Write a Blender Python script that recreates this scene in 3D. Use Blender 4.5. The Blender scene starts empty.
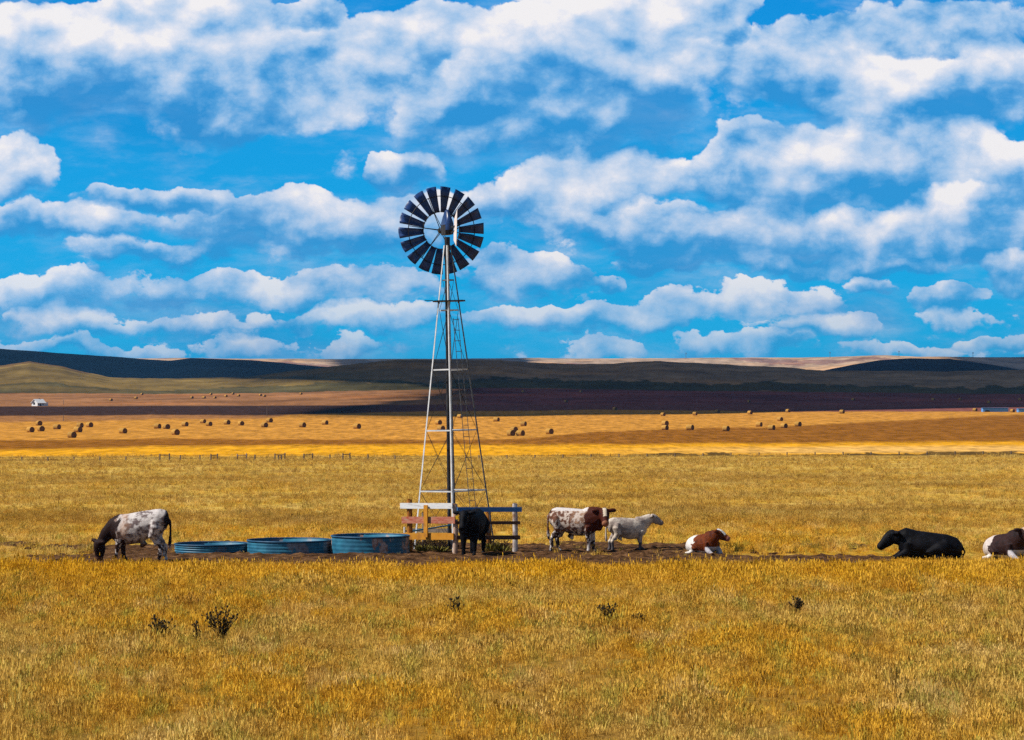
import bpy, bmesh, math, random
import numpy as np
from mathutils import Vector, Matrix, noise as mn
R = math.radians
random.seed(7); rng = np.random.default_rng(7)
scene = bpy.context.scene
col = scene.collection
F, HC, HY = 2844.4, 4.7, 395.0          # focal length (px), eye height, level line of the view
EXPO = .2; HAZE = 4.2e-5
SUN_EL, SUN_AZ = 48.0, -8.0            # azimuth: towards -X, swung 14 degrees to the viewer's side
S = Vector((-math.cos(R(SUN_EL))*math.cos(R(SUN_AZ)), math.cos(R(SUN_EL))*math.sin(R(SUN_AZ)), math.sin(R(SUN_EL))))

# ---------------------------------------------------------------- helpers
def link(o):
    col.objects.link(o); return o
def tag(o, label=None, cat=None, group=None, kind=None):
    if label: o['label'] = label
    if cat: o['category'] = cat
    if group: o['group'] = group
    if kind: o['kind'] = kind
    return o
def empty(name, loc, rz=0.0):
    o = bpy.data.objects.new(name, None); o.location = loc; o.rotation_euler = (0, 0, rz)
    o.empty_display_size = 0.2
    return link(o)
def build(name, bm, mat, parent=None, smooth=False):
    me = bpy.data.meshes.new(name)
    bmesh.ops.recalc_face_normals(bm, faces=bm.faces[:])
    bm.to_mesh(me); bm.free()
    if smooth:
        for p in me.polygons: p.use_smooth = True
    o = bpy.data.objects.new(name, me); me.materials.append(mat)
    if parent: o.parent = parent
    return link(o)
def frame(d):
    d = d.normalized()
    up = Vector((0, 0, 1)) if abs(d.z) < 0.95 else Vector((0, 1, 0))
    s = d.cross(up).normalized(); u = s.cross(d).normalized()
    return s, u
def tube(bm, pts, rad, n=8, cap=True):
    """loft a round/elliptic tube through pts; rad = radius or (side, up) per point"""
    pts = [Vector(p) for p in pts]; rings = []
    for i, p in enumerate(pts):
        a = pts[max(i-1, 0)]; b = pts[min(i+1, len(pts)-1)]
        s, u = frame(b-a); r = rad[i] if isinstance(rad, (list, tuple)) else rad
        rs, ru = r if isinstance(r, tuple) else (r, r)
        rings.append([bm.verts.new(p + s*math.cos(2*math.pi*k/n)*rs + u*math.sin(2*math.pi*k/n)*ru) for k in range(n)])
    for a, b in zip(rings, rings[1:]):
        for k in range(n): bm.faces.new((a[k], a[(k+1) % n], b[(k+1) % n], b[k]))
    if cap:
        bm.faces.new(rings[0][::-1]); bm.faces.new(rings[-1])
def box(bm, c, size, rot=None, jit=0.0):
    c = Vector(c); hx, hy, hz = [q/2 for q in size]
    vs = []
    for x in (-1, 1):
        for y in (-1, 1):
            for z in (-1, 1):
                v = Vector((x*hx, y*hy, z*hz))
                if jit: v += Vector((random.uniform(-jit, jit) for _ in range(3)))
                if rot: v = rot @ v
                vs.append(bm.verts.new(c+v))
    for f in ((0,1,3,2),(4,6,7,5),(0,4,5,1),(2,3,7,6),(0,2,6,4),(1,5,7,3)):
        bm.faces.new([vs[i] for i in f])
def bar(bm, a, b, w, h, roll=0.0):
    """rectangular bar from a to b: w across, h up"""
    a, b = Vector(a), Vector(b); d = b-a; s, u = frame(d)
    m = Matrix((d.normalized(), s, u)).transposed()
    box(bm, (a+b)/2, (d.length, w, h), m @ Matrix.Rotation(roll, 3, 'X'))
def ell(bm, c, r, rot=None, seg=14, rings=9):
    m = Matrix.Translation(c) @ (rot.to_4x4() if rot else Matrix.Identity(4)) @ Matrix.Diagonal((*r, 1))
    bmesh.ops.create_uvsphere(bm, u_segments=seg, v_segments=rings, radius=1.0, matrix=m)

# ---------------------------------------------------------------- materials
class NT:
    def __init__(s, tree): s.t = tree; tree.nodes.clear()
    def n(s, typ, **kw):
        nd = s.t.nodes.new(typ)
        for k, v in kw.items():
            if k == 'i':
                for kk, vv in v.items(): s.put(nd.inputs[kk], vv)
            else: setattr(nd, k, v)
        return nd
    def put(s, sock, v):
        if isinstance(v, bpy.types.NodeSocket): s.t.links.new(v, sock)
        elif isinstance(v, (tuple, list)) and sock.type == 'RGBA' and len(v) == 3: sock.default_value = (*v, 1)
        else: sock.default_value = v
    def m(s, op, *a, clamp=False):
        nd = s.n('ShaderNodeMath', operation=op, use_clamp=clamp)
        for i, v in enumerate(a): s.put(nd.inputs[i], v)
        return nd.outputs[0]
    def v(s, op, *a):
        nd = s.n('ShaderNodeVectorMath', operation=op)
        for i, v in enumerate(a): s.put(nd.inputs[i], v)
        return nd.outputs[1] if op in ('LENGTH', 'DOT_PRODUCT') else nd.outputs[0]
    def mix(s, f, a, b, mode='MIX'):
        nd = s.n('ShaderNodeMix', data_type='RGBA', blend_type=mode)
        s.put(nd.inputs[0], f); s.put(nd.inputs[6], a); s.put(nd.inputs[7], b)
        return nd.outputs[2]
    def noise(s, vec, scale, detail=4, rough=0.55, dist=0.0):
        nd = s.n('ShaderNodeTexNoise', i={'Scale': scale, 'Detail': detail, 'Roughness': rough, 'Distortion': dist})
        s.put(nd.inputs['Vector'], vec); return nd.outputs[0]
    def ramp(s, f, stops, interp='LINEAR'):
        nd = s.n('ShaderNodeValToRGB'); cr = nd.color_ramp; cr.interpolation = interp
        while len(cr.elements) < len(stops): cr.elements.new(0.5)
        for e, (p, c) in zip(cr.elements, stops):
            e.position = p; e.color = (*c, 1) if len(c) == 3 else c
        s.put(nd.inputs[0], f); return nd.outputs[0]
    def sstep(s, x, a, b):
        nd = s.n('ShaderNodeMapRange', interpolation_type='SMOOTHSTEP', i={'From Min': a, 'From Max': b})
        s.put(nd.inputs[0], x); return nd.outputs[0]
def mat(name):
    m = bpy.data.materials.new(name); m.use_nodes = True
    t = NT(m.node_tree)
    out = t.n('ShaderNodeOutputMaterial'); b = t.n('ShaderNodeBsdfPrincipled')
    t.t.links.new(b.outputs[0], out.inputs[0])
    b.inputs['Specular IOR Level'].default_value = 0.2
    return m, t, b
def speckle(name, c1, c2, scale=6.0, rough=0.8, metal=0.0, c3=None, stretch=(1, 1, 1), bump=0.0, spec=0.25):
    m, t, b = mat(name)
    tc = t.n('ShaderNodeTexCoord').outputs['Object']
    p = t.v('MULTIPLY', tc, stretch)
    f = t.noise(p, scale, 6, 0.65)
    c = t.ramp(f, [(0.36, c1), (0.62, c2)])
    if c3:
        g = t.noise(p, scale*0.47, 5, 0.7)
        c = t.mix(t.sstep(g, 0.55, 0.63), c, c3)
    t.put(b.inputs['Base Color'], c); b.inputs['Roughness'].default_value = rough
    b.inputs['Metallic'].default_value = metal; b.inputs['Specular IOR Level'].default_value = spec
    if bump:
        bn = t.n('ShaderNodeBump', i={'Strength': bump, 'Distance': 0.02, 'Height': f})
        t.put(b.inputs['Normal'], bn.outputs[0])
    return m
M = {}
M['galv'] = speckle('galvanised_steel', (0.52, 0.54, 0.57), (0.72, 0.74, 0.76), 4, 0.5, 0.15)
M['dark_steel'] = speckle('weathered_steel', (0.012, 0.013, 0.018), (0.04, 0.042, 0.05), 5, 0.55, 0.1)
M['mid_steel'] = speckle('dull_and_shaded_steel', (0.09, 0.10, 0.115), (0.2, 0.21, 0.225), 5, 0.55, 0.2)
M['shaded_white_paint'] = speckle('white_board_shade_tint', (0.05, 0.17, 0.42), (0.08, 0.23, 0.5), 7, 0.65, stretch=(1, 1, 4))  # white board with the blue of its shade put into the colour
M['blade'] = speckle('weathered_blue_sheet', (0.010, 0.028, 0.095), (0.022, 0.065, 0.22), 3, 0.35, 0.0, spec=0.4)
M['vane'] = speckle('pale_painted_vane', (0.72, 0.62, 0.6), (0.8, 0.75, 0.74), 4, 0.5, c3=(0.5, 0.28, 0.22))
M['white_paint'] = speckle('white_painted_board', (0.74, 0.75, 0.77), (0.84, 0.84, 0.84), 7, 0.6, stretch=(1, 1, 4), c3=(0.62, 0.6, 0.58))
M['red_paint'] = speckle('faded_red_board', (0.42, 0.08, 0.045), (0.55, 0.24, 0.15), 6, 0.8, stretch=(1, 1, 3), c3=(0.5, 0.3, 0.2))
M['orange_paint'] = speckle('orange_board', (0.6, 0.24, 0.015), (0.7, 0.31, 0.03), 5, 0.7, c3=(0.5, 0.2, 0.03))
M['orange_post'] = speckle('orange_brown_post', (0.26, 0.09, 0.015), (0.42, 0.16, 0.02), 7, 0.85, stretch=(3, 3, 1))
M['pink_post'] = speckle('bleached_post', (0.45, 0.29, 0.2), (0.62, 0.46, 0.36), 7, 0.85, stretch=(3, 3, 1), c3=(0.3, 0.14, 0.07))
M['white_post'] = speckle('flaking_white_post', (0.24, 0.13, 0.08), (0.72, 0.68, 0.67), 4, 0.85, c3=(0.16, 0.08, 0.045), stretch=(1, 1, .6))
M['brown_board'] = speckle('brown_board', (0.08, 0.04, 0.025), (0.17, 0.085, 0.05), 6, 0.85, stretch=(1, 1, 3))
M['grey_wood'] = speckle('grey_wood', (0.12, 0.09, 0.07), (0.24, 0.19, 0.15), 6, 0.9)
M['white_wall'] = speckle('white_wall', (0.76, 0.78, 0.8), (0.82, 0.82, 0.82), 1, 0.7)
M['shed_blue'] = speckle('blue_sheet_metal', (0.09, 0.3, 0.72), (0.13, 0.37, 0.8), 1, 0.5)
M['dark_gap'] = speckle('dark_opening', (0.01, 0.01, 0.012), (0.02, 0.02, 0.025), 2, 0.8)
M['yellow_tag'] = speckle('yellow_plastic', (0.8, 0.45, 0.01), (0.85, 0.5, 0.02), 3, 0.5)
M['eye'] = speckle('dark_eye', (0.008, 0.005, 0.004), (0.015, 0.008, 0.006), 30, 0.25, spec=0.5)
M['thistle'] = speckle('dry_thistle', (0.012, 0.009, 0.006), (0.06, 0.042, 0.018), 30, 0.9)
M['weed'] = speckle('green_weed', (0.08, 0.09, 0.012), (0.26, 0.2, 0.03), 14, 0.9)

def coat_mat():
    m, t, b = mat('cattle_coat')
    a = t.n('ShaderNodeVertexColor', layer_name='coat').outputs[0]
    tc = t.n('ShaderNodeTexCoord').outputs['Object']
    f = t.noise(tc, 22, 5, 0.7)
    c = t.mix(1.0, a, t.ramp(f, [(0.3, (0.72,)*3), (0.7, (1.12,)*3)]), 'MULTIPLY')
    t.put(b.inputs['Base Color'], c); b.inputs['Roughness'].default_value = 0.62
    b.inputs['Specular IOR Level'].default_value = 0.08
    bn = t.n('ShaderNodeBump', i={'Strength': 0.35, 'Distance': 0.03, 'Height': f}); t.put(b.inputs['Normal'], bn.outputs[0])
    return m
M['coat'] = coat_mat()

def tank_mat():
    m, t, b = mat('blue_tank_paint')
    tc = t.n('ShaderNodeTexCoord').outputs['Object']
    f = t.noise(tc, 3, 5, 0.6)
    c = t.ramp(f, [(0.35, (0.014, 0.105, 0.19)), (0.65, (0.032, 0.20, 0.31))])
    at = t.n('ShaderNodeAttribute', attribute_type='OBJECT', attribute_name='wear').outputs['Fac']
    g = t.noise(t.v('MULTIPLY', tc, (1, 1, 0.45)), 2.3, 6, 0.6)
    k = t.m('MULTIPLY', t.sstep(g, 0.545, 0.60), at)
    c = t.mix(k, c, t.ramp(t.noise(tc, 9, 4), [(0.35, (0.22, 0.09, 0.05)), (0.6, (0.46, 0.36, 0.33))]))
    t.put(b.inputs['Base Color'], c); b.inputs['Roughness'].default_value = 0.5
    b.inputs['Specular IOR Level'].default_value = 0.35
    return m
M['tank'] = tank_mat()
M['tank_rim'] = speckle('dark_blue_rim', (0.008, 0.045, 0.10), (0.015, 0.09, 0.18), 4, 0.5)
def water_mat():
    m, t, b = mat('tank_water')
    b.inputs['Base Color'].default_value = (0.006, 0.014, 0.016, 1); b.inputs['Roughness'].default_value = 0.12
    b.inputs['Specular IOR Level'].default_value = 0.4
    tc = t.n('ShaderNodeTexCoord').outputs['Object']
    bn = t.n('ShaderNodeBump', i={'Strength': 0.3, 'Distance': 0.02, 'Height': t.noise(tc, 7, 2)}); t.put(b.inputs['Normal'], bn.outputs[0])
    return m
M['water'] = water_mat()
def straw_mat():
    m, t, b = mat('straw')
    tc = t.n('ShaderNodeTexCoord').outputs['Object']
    f = t.noise(t.v('MULTIPLY', tc, (1, 4, 4)), 2.5, 5, 0.65)
    c = t.ramp(f, [(0.3, (0.30, 0.15, 0.025)), (0.7, (0.58, 0.33, 0.07))])
    rnd = t.n('ShaderNodeObjectInfo').outputs['Random']
    c = t.mix(1.0, c, t.ramp(rnd, [(0.0, (0.8,)*3), (1.0, (1.1,)*3)]), 'MULTIPLY')
    t.put(b.inputs['Base Color'], c); b.inputs['Roughness'].default_value = 0.95
    return m
M['straw'] = straw_mat()

# ---------------------------------------------------------------- terrain
PD = np.array([0, 60, 92, 110, 150, 250, 400, 560, 680, 860, 1100, 1300.])
PZ = np.array([0, 0, 0, -.22, -.84, -2.3, -4.0, -4.2, -3.7, -2.9, -1.4, 0.3])
_lg = np.log(np.linspace(1, 1400, 8000)); _g = np.linspace(math.log(20), math.log(1400), 900)
_zz = np.interp(np.exp(_g), PD, PZ); _k = np.hanning(61); _k /= _k.sum()
_zz = np.convolve(np.pad(_zz, 30, mode='edge'), _k, 'valid')
def zprof(D): return np.interp(np.log(np.clip(D, 1, None)), _g, _zz)
def crest(xs, ys): return np.array(xs, float), np.array(ys, float)
C2 = crest([-600, 0, 12, 30, 60, 85, 110, 160, 200, 256, 300, 340, 380, 450, 500, 530, 600, 640, 700, 760, 830, 900, 1024, 1600],
           [372, 366, 364.5, 363, 367, 373, 377, 379.5, 378.5, 376, 371, 366, 361.5, 360.5, 360.5, 364, 364.5, 362.3, 363, 367, 371, 372, 371, 366])
C3 = crest([-600, 0, 50, 100, 150, 170, 190, 250, 290, 330, 400, 760, 820, 850, 880, 910, 950, 1000, 1024, 1600],
           [346, 350, 353.6, 357, 360, 361, 358.6, 361, 364.5, 368, 372, 378, 372, 366, 361, 359.3, 359.8, 367.5, 371, 366])
C4 = crest([-600, 0, 140, 200, 260, 330, 380, 450, 540, 600, 700, 830, 885, 920, 985, 1024, 1600],
           [361, 361, 359.8, 359.2, 359.6, 359.7, 359.5, 359.2, 358.6, 358.8, 358.4, 357.8, 356.4, 357.8, 358.4, 358.0, 360])
C1 = crest([-600, 0, 256, 350, 480, 600, 800, 1024, 1600], [394, 393.5, 393.5, 391, 388, 389.5, 392, 394, 394])
D1, D2, D3, D4 = 1800., 2600., 4200., 6500.
def yz(y, D): return HC + (HY-y)*D/F
_nx = np.linspace(0, 40, 4001)
def wob(p, seed, amp, wl):
    r = np.random.default_rng(seed); s = np.zeros_like(p)
    for k in range(7):
        w = wl/1.9**k; s = s + np.sin(p/w*2*math.pi + r.uniform(0, 7))*amp/1.7**k
    return s
def height(X, Y):
    X = np.asarray(X, float); Y = np.asarray(Y, float)
    D = np.hypot(X, Y)
    ang = np.arctan2(X, Y); px = 512 + F*np.tan(np.clip(ang, -0.36, 0.36))
    z = zprof(D)
    y1 = np.interp(px, *C1); y2 = np.interp(px, *C2)+wob(px, 2, .45, 120); y3 = np.interp(px, *C3)+wob(px, 3, .2, 150); y4 = np.interp(px, *C4)+wob(px, 4, .12, 110)
    z13 = zprof(1300.)*np.ones_like(D)
    z1, z2, z3, z4 = yz(y1, D1), yz(y2, D2), yz(y3, D3), yz(y4, D4)
    d23, d34 = yz(np.maximum(y2+9, 372), 3150.), yz(np.maximum(y3+7, 366), 5000.)
    def seg(z, a, za, b, zb, cos):
        t = np.clip((D-a)/(b-a), 0, 1)
        if cos == 1: t = t*t*(3-2*t)
        if cos == 2: t = np.sin(t*math.pi/2)**1.2
        return np.where(D > a, za+(zb-za)*t, z)
    z = seg(z, 1300., z13, D1, z1, 0); z = seg(z, D1, z1, D2, z2, 2); z = seg(z, D2, z2, 3150., d23, 1)
    z = seg(z, 3150., d23, D3, z3, 2); z = seg(z, D3, z3, 5000., d34, 1); z = seg(z, 5000., d34, D4, z4, 2)
    z = seg(z, D4, z4, 9500., z4*0-40, 1)
    amp = np.clip((D-1900)/1200, 0, 1)
    z = z + amp*(np.sin(X/97+Y/173)*np.sin(Y/131-X/210+1.3)*2.0 + np.sin(X/41+1)*np.sin(Y/67+X/90)*1.0)*np.clip(np.abs(D-D2)/500, 0.12, 1)*np.clip(np.abs(D-D3)/700, 0.12, 1)*np.clip(np.abs(D-D4)/900, 0.06, 1)
    return z
# the trampled rise of bare soil round the tanks and the tower
def mound(X, Y):
    X = np.asarray(X, float); Y = np.asarray(Y, float)
    ex = np.interp(X, [-16, -13, -11, 4, 6.2, 9.5], [0, .42, 1, 1, .5, 0])
    ey = np.interp(Y, [76.8, 79.3, 87.0, 90.5], [0, 1, 1, 0])
    ex = ex*ex*(3-2*ex); ey = ey*ey*(3-2*ey)
    bx = np.interp(X, [-11.5, -10.2, -9, -5, -3.4, -1], [0, .15, .6, 1, .9, .2]); by = np.interp(Y, [79.4, 81.2, 82.0, 83.2], [0, 1, 1, 0])
    return 0.02*ex*ey + 0.085*bx*by*by*(3-2*by)
def gz(X, Y): return float(height(X, Y) + mound(X, Y))
def hit(px, py):
    """ground point seen at a photo position"""
    Ds = np.concatenate([np.linspace(30, 200, 3400), np.linspace(200, 1500, 5200), np.linspace(1500, 9000, 9000)])
    X = (px-512)/F*Ds; Yy = Ds
    yy = HY + (HC-(height(X, Yy)+mound(X, Yy)))*F/Ds
    i = int(np.argmax(yy <= py)) if (yy <= py).any() else len(Ds)-1
    return Vector((X[i], Yy[i], gz(X[i], Yy[i])))
def P(px, D, h=0.0):
    X = (px-512)/F*D
    return Vector((X, D, gz(X, D)+h))

def fnoise(X, Y, s, seed):
    return np.array([mn.fractal((x*s+seed, y*s, seed), 0.8, 2.0, 4) for x, y in zip(X.ravel(), Y.ravel())]).reshape(X.shape)

def make_terrain():
    Dn = np.concatenate([np.geomspace(6, 36, 12)[:-1], np.linspace(36, 100, 50)[:-1], np.geomspace(100, 420, 90)[:-1], np.geomspace(420, 1320, 260)])
    Df = np.concatenate([np.geomspace(1320, 2700, 150), np.geomspace(2700, 9500, 150)[1:]])
    A = np.concatenate([np.linspace(-math.pi, -0.36, 60)[:-1], np.linspace(-0.36, 0.36, 800), np.linspace(0.36, math.pi, 60)[1:-1]])
    objs = []
    for name, Ds in (('ground', Dn), ('hills', Df)):
        AA, DD = np.meshgrid(A, Ds)
        X, Y = DD*np.sin(AA), DD*np.cos(AA); Z = height(X, Y)
        px = 512+F*np.tan(np.clip(AA, -.36, .36)); yv = HY+(HC-Z)*F/DD      # where along the land, field by field
        n, mcol = X.shape
        c = np.zeros((n, mcol, 3))
        def lay(mask, rgb): c[mask] = rgb
        def soft(edge, rgb, k=1.3):
            q = np.clip((edge-yv)/k+.5, 0, 1)[..., None]; c[:] = c*(1-q)+np.array(rgb)*q
        w = wob(px, 11, .5, 260) + .8*fnoise(px*.06, yv*.4, 1.0, 5.5)
        if name == 'ground':
            lay(np.ones_like(px, bool), (0.40, 0.25, 0.06))                                     # pasture
            yl = np.interp(px, [0, 256, 512, 760, 1024], [460.5, 459.5, 458, 455, 453.5])
            edge = yl+w*.5
            yt = np.interp(px, [0, 256, 512, 640, 760, 1024], [449, 445, 444.5, 444.5, 443, 441])+w*.7
            soft(edge, (0.72, 0.34, 0.016), 1.0)                                                   # yellow crop
            pale = (yv < edge-1.5) & (yv > edge-9) & (px > 690+w*20)
            pw = (np.clip((px-560)/260, 0, 1)*np.clip((edge-1-yv)/2, 0, 1)*np.clip((yv-edge+10)/3, 0, 1))[..., None]; c[:] = c*(1-pw)+pw*np.array((0.74, 0.42, 0.11))
            lay((yv < edge+.9) & (yv > edge-1.2+2*w), (0.13, 0.075, 0.02))
            soft(yt, (0.27, 0.105, 0.014), 3.0)                                                    # brown stubble
            yb = np.interp(px, [0, 200, 380, 430, 520, 600, 760, 900, 1024], [439.5, 438.5, 439.5, 441, 438.5, 431.5, 427, 420.5, 414.5])+w*.7
            soft(yb, (0.55, 0.25, 0.04), 1.8)                                                     # cut stubble with bales
            y2 = np.interp(px, [0, 150, 270, 350], [421.5, 420, 417.5, 406])+w
            soft(y2, (0.33, 0.15, 0.05), 2.0)
            y3 = np.interp(px, [0, 150, 270, 420, 600, 760, 1024], [415.5, 415, 415, 411.5, 409.5, 411.2, 411.2])+w*.4
            soft(y3, (0.05, 0.027, 0.02), 1.2); q_ = (np.clip((px-330)/150, 0, 1)*np.clip((y3-yv)/1.2+.5, 0, 1))[..., None]; c[:] = c*(1-q_)+q_*np.array((0.24, 0.085, 0.065))                                                    # dark strip, red-brown towards the right
            y4 = np.interp(px, [0, 260, 420], [406.3, 405.5, 405])+w*.2
            soft(y4, (0.31, 0.145, 0.06), 1.0)
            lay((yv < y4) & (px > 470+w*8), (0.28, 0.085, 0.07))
        else:
            lay(np.ones_like(px, bool), (0.31, 0.145, 0.06))
            ph = px > 470+w*8
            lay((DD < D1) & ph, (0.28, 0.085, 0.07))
            v = np.clip((DD-D1)/(D2-D1), 0, 1)
            pk = DD > D1*(1+.012*w)
            lay(pk, (0.21, 0.14, 0.04))
            q_ = np.clip((px-330)/180, 0, 1)[..., None]*pk[..., None]; c[:] = c*(1-q_)+q_*np.array((0.42, 0.27, 0.15))
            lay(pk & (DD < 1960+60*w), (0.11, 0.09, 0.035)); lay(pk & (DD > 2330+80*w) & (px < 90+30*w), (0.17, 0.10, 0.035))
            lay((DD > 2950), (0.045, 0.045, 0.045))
            lay(DD > 4700, (0.48, 0.33, 0.215))
            band = DD > 5000
            lay(band & (np.sin(px/47+DD/170+w) > .72), (0.34, 0.20, 0.15))
        nn = fnoise(X/np.maximum(DD, 200)*900, np.log(DD)*60, 0.35, 3.1)
        c *= (1+0.16*np.clip(nn, -1, 1))[..., None]
        me = bpy.data.meshes.new(name)
        verts = np.stack([X, Y, Z], -1).reshape(-1, 3)
        ii = np.arange(n*mcol).reshape(n, mcol); nx = np.roll(ii, -1, 1)
        q = np.stack([ii[:-1], nx[:-1], nx[1:], ii[1:]], -1).reshape(-1, 4)[:, ::-1]
        me.vertices.add(len(verts)); me.vertices.foreach_set('co', verts.ravel())
        me.loops.add(q.size); me.loops.foreach_set('vertex_index', q.ravel().astype(np.int32))
        me.polygons.add(len(q)); me.polygons.foreach_set('loop_start', np.arange(0, q.size, 4, dtype=np.int32))
        me.polygons.foreach_set('use_smooth', np.ones(len(q), bool))
        me.update(calc_edges=True); me.validate()
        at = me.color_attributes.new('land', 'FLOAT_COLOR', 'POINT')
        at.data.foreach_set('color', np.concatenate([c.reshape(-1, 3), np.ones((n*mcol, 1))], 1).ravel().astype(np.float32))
        o = link(bpy.data.objects.new(name, me)); objs.append(o); tag(o, kind='structure')
    return objs
ground, hills = make_terrain()

# shared colour of the dry pasture, by place
def pasture_colour(t, pos, rnd=None):
    p = t.v('MULTIPLY', pos, (1, 0.45, 0))
    big = t.noise(p, 0.16, 4, 0.6); mid = t.noise(t.v('ADD', p, (31, 7, 0)), 0.55, 4, 0.6); fine = t.noise(t.v('ADD', p, (3, 71, 0)), 1.9, 3, 0.6)
    gold, tan, straw, green, brown = (0.82, 0.44, 0.030), (0.80, 0.51, 0.11), (0.90, 0.64, 0.24), (0.46, 0.40, 0.06), (0.52, 0.25, 0.03)
    c = t.mix(t.sstep(big, 0.40, 0.62), gold, tan)
    c = t.mix(t.m('MULTIPLY', t.sstep(mid, 0.52, 0.68), 0.55), c, straw)
    c = t.mix(t.m('MULTIPLY', t.sstep(fine, 0.49, 0.63), 0.72), c, green)
    c = t.mix(t.m('MULTIPLY', t.sstep(t.noise(t.v('ADD', p, (90, 17, 0)), 0.8, 5, 0.65), 0.54, 0.64), 0.6), c, brown)
    # taller golden growth on the near side of the bare soil
    sx = t.n('ShaderNodeSeparateXYZ'); t.put(sx.inputs[0], pos)
    wv = t.m('MULTIPLY_ADD', big, 5.0, sx.outputs[1])
    k = t.m('MULTIPLY', t.sstep(wv, 69.5, 74.5), t.m('SUBTRACT', 1.0, t.sstep(wv, 81.5, 84.0)))
    c = t.mix(t.m('MULTIPLY', k, 0.72), c, (0.88, 0.47, 0.014))
    far = t.m('MULTIPLY', t.sstep(sx.outputs[1], 88, 110), t.sstep(t.noise(t.v('MULTIPLY', pos, (0.03, 0.06, 0)), 1.0, 5, 0.6), 0.47, 0.6))
    c = t.mix(t.m('MULTIPLY', far, 0.75), c, (0.46, 0.225, 0.018))
    olive = t.ramp(t.noise(t.v('MULTIPLY', pos, (0.22, 0.09, 0)), 1.0, 6, 0.65), [(0.36, (0.40, 0.26, 0.045)), (0.52, (0.58, 0.41, 0.12)), (0.68, (0.72, 0.52, 0.20))])
    c = t.mix(t.m('MULTIPLY', t.sstep(sx.outputs[1], 86, 125), 0.38), c, olive)
    return c
def ground_mat():
    m, t, b = mat('pasture_and_fields')
    geo = t.n('ShaderNodeNewGeometry'); pos = geo.outputs['Position']
    land = t.n('ShaderNodeVertexColor', layer_name='land').outputs[0]
    sx = t.n('ShaderNodeSeparateXYZ'); t.put(sx.inputs[0], pos)
    pc = pasture_colour(t, pos)
    # far pasture: streaks across the slope
    st = t.noise(t.v('MULTIPLY', pos, (0.05, 0.05, 0)), 1.6, 6, 0.65)
    st2 = t.noise(t.v('MULTIPLY', pos, (0.10, 0.035, 0)), 1.0, 5, 0.6)
    pc = t.mix(t.m('MULTIPLY', t.sstep(st2, 0.5, 0.66), 0.4), pc, (0.45, 0.23, 0.018))
    tuft = t.ramp(t.noise(t.v('MULTIPLY', pos, (1, 0.35, 0)), 2.2, 6, 0.75), [(0.36, (0.5,)*3), (0.56, (0.95,)*3), (0.7, (1.05,)*3)])
    pc = t.mix(1.0, pc, tuft, 'MULTIPLY')
    near = t.m('SUBTRACT', 1.0, t.sstep(sx.outputs[1], 60, 115))
    pc = t.mix(t.m('MULTIPLY', near, 0.8), pc, (0.20, 0.105, 0.025))
    fld = t.mix(1.0, t.ramp(t.noise(t.v('MULTIPLY', pos, (0.18, 0.05, 0)), 1.2, 7, 0.72), [(0.33, (0.62,)*3), (0.6, (1.08,)*3)]), t.ramp(t.noise(t.v('MULTIPLY', pos, (0.55, 0.05, 0)), 1.0, 5, 0.75), [(0.36, (0.62,)*3), (0.56, (1.1,)*3)]), 'MULTIPLY')
    lc = t.mix(1.0, land, fld, 'MULTIPLY')
    isfar = t.sstep(sx.outputs[1], 385, 415)
    c = t.mix(isfar, pc, lc)
    # where the land attribute leaves the pasture colour, use the crop colour
    t.put(b.inputs['Base Color'], c); b.inputs['Roughness'].default_value = 1.0; b.inputs['Specular IOR Level'].default_value = 0.0
    h = t.noise(t.v('MULTIPLY', pos, (1, 1, 1)), 1.5, 6, 0.7)
    bn = t.n('ShaderNodeBump', i={'Strength': t.m('MULTIPLY_ADD', isfar, -0.72, 0.8), 'Distance': 0.25, 'Height': h}); t.put(b.inputs['Normal'], bn.outputs[0])
    return m
def hill_mat():
    m, t, b = mat('hill_grassland')
    pos = t.n('ShaderNodeNewGeometry').outputs['Position']
    land = t.n('ShaderNodeVertexColor', layer_name='land').outputs[0]
    f = t.noise(t.v('MULTIPLY', pos, (0.012, 0.005, 0)), 1.0, 7, 0.65)
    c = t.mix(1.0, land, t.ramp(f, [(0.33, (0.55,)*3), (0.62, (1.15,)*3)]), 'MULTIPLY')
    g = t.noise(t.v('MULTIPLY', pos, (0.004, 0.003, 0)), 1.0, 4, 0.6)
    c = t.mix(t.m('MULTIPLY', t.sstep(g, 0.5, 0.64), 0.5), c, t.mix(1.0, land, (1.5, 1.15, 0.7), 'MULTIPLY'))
    g2 = t.noise(t.v('MULTIPLY', pos, (0.03, 0.012, 0)), 1.0, 8, 0.7)
    c = t.mix(1.0, c, t.ramp(g2, [(0.36, (0.62,)*3), (0.56, (1.08,)*3)]), 'MULTIPLY')
    t.put(b.inputs['Base Color'], c); b.inputs['Roughness'].default_value = 1.0; b.inputs['Specular IOR Level'].default_value = 0.0
    bn = t.n('ShaderNodeBump', i={'Strength': 0.7, 'Distance': 9.0, 'Height': t.noise(t.v('MULTIPLY', pos, (0.009, 0.0035, 0)), 1.0, 6, 0.6)}); t.put(b.inputs['Normal'], bn.outputs[0])
    return m
ground.data.materials.append(ground_mat()); hills.data.materials.append(hill_mat())

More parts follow.
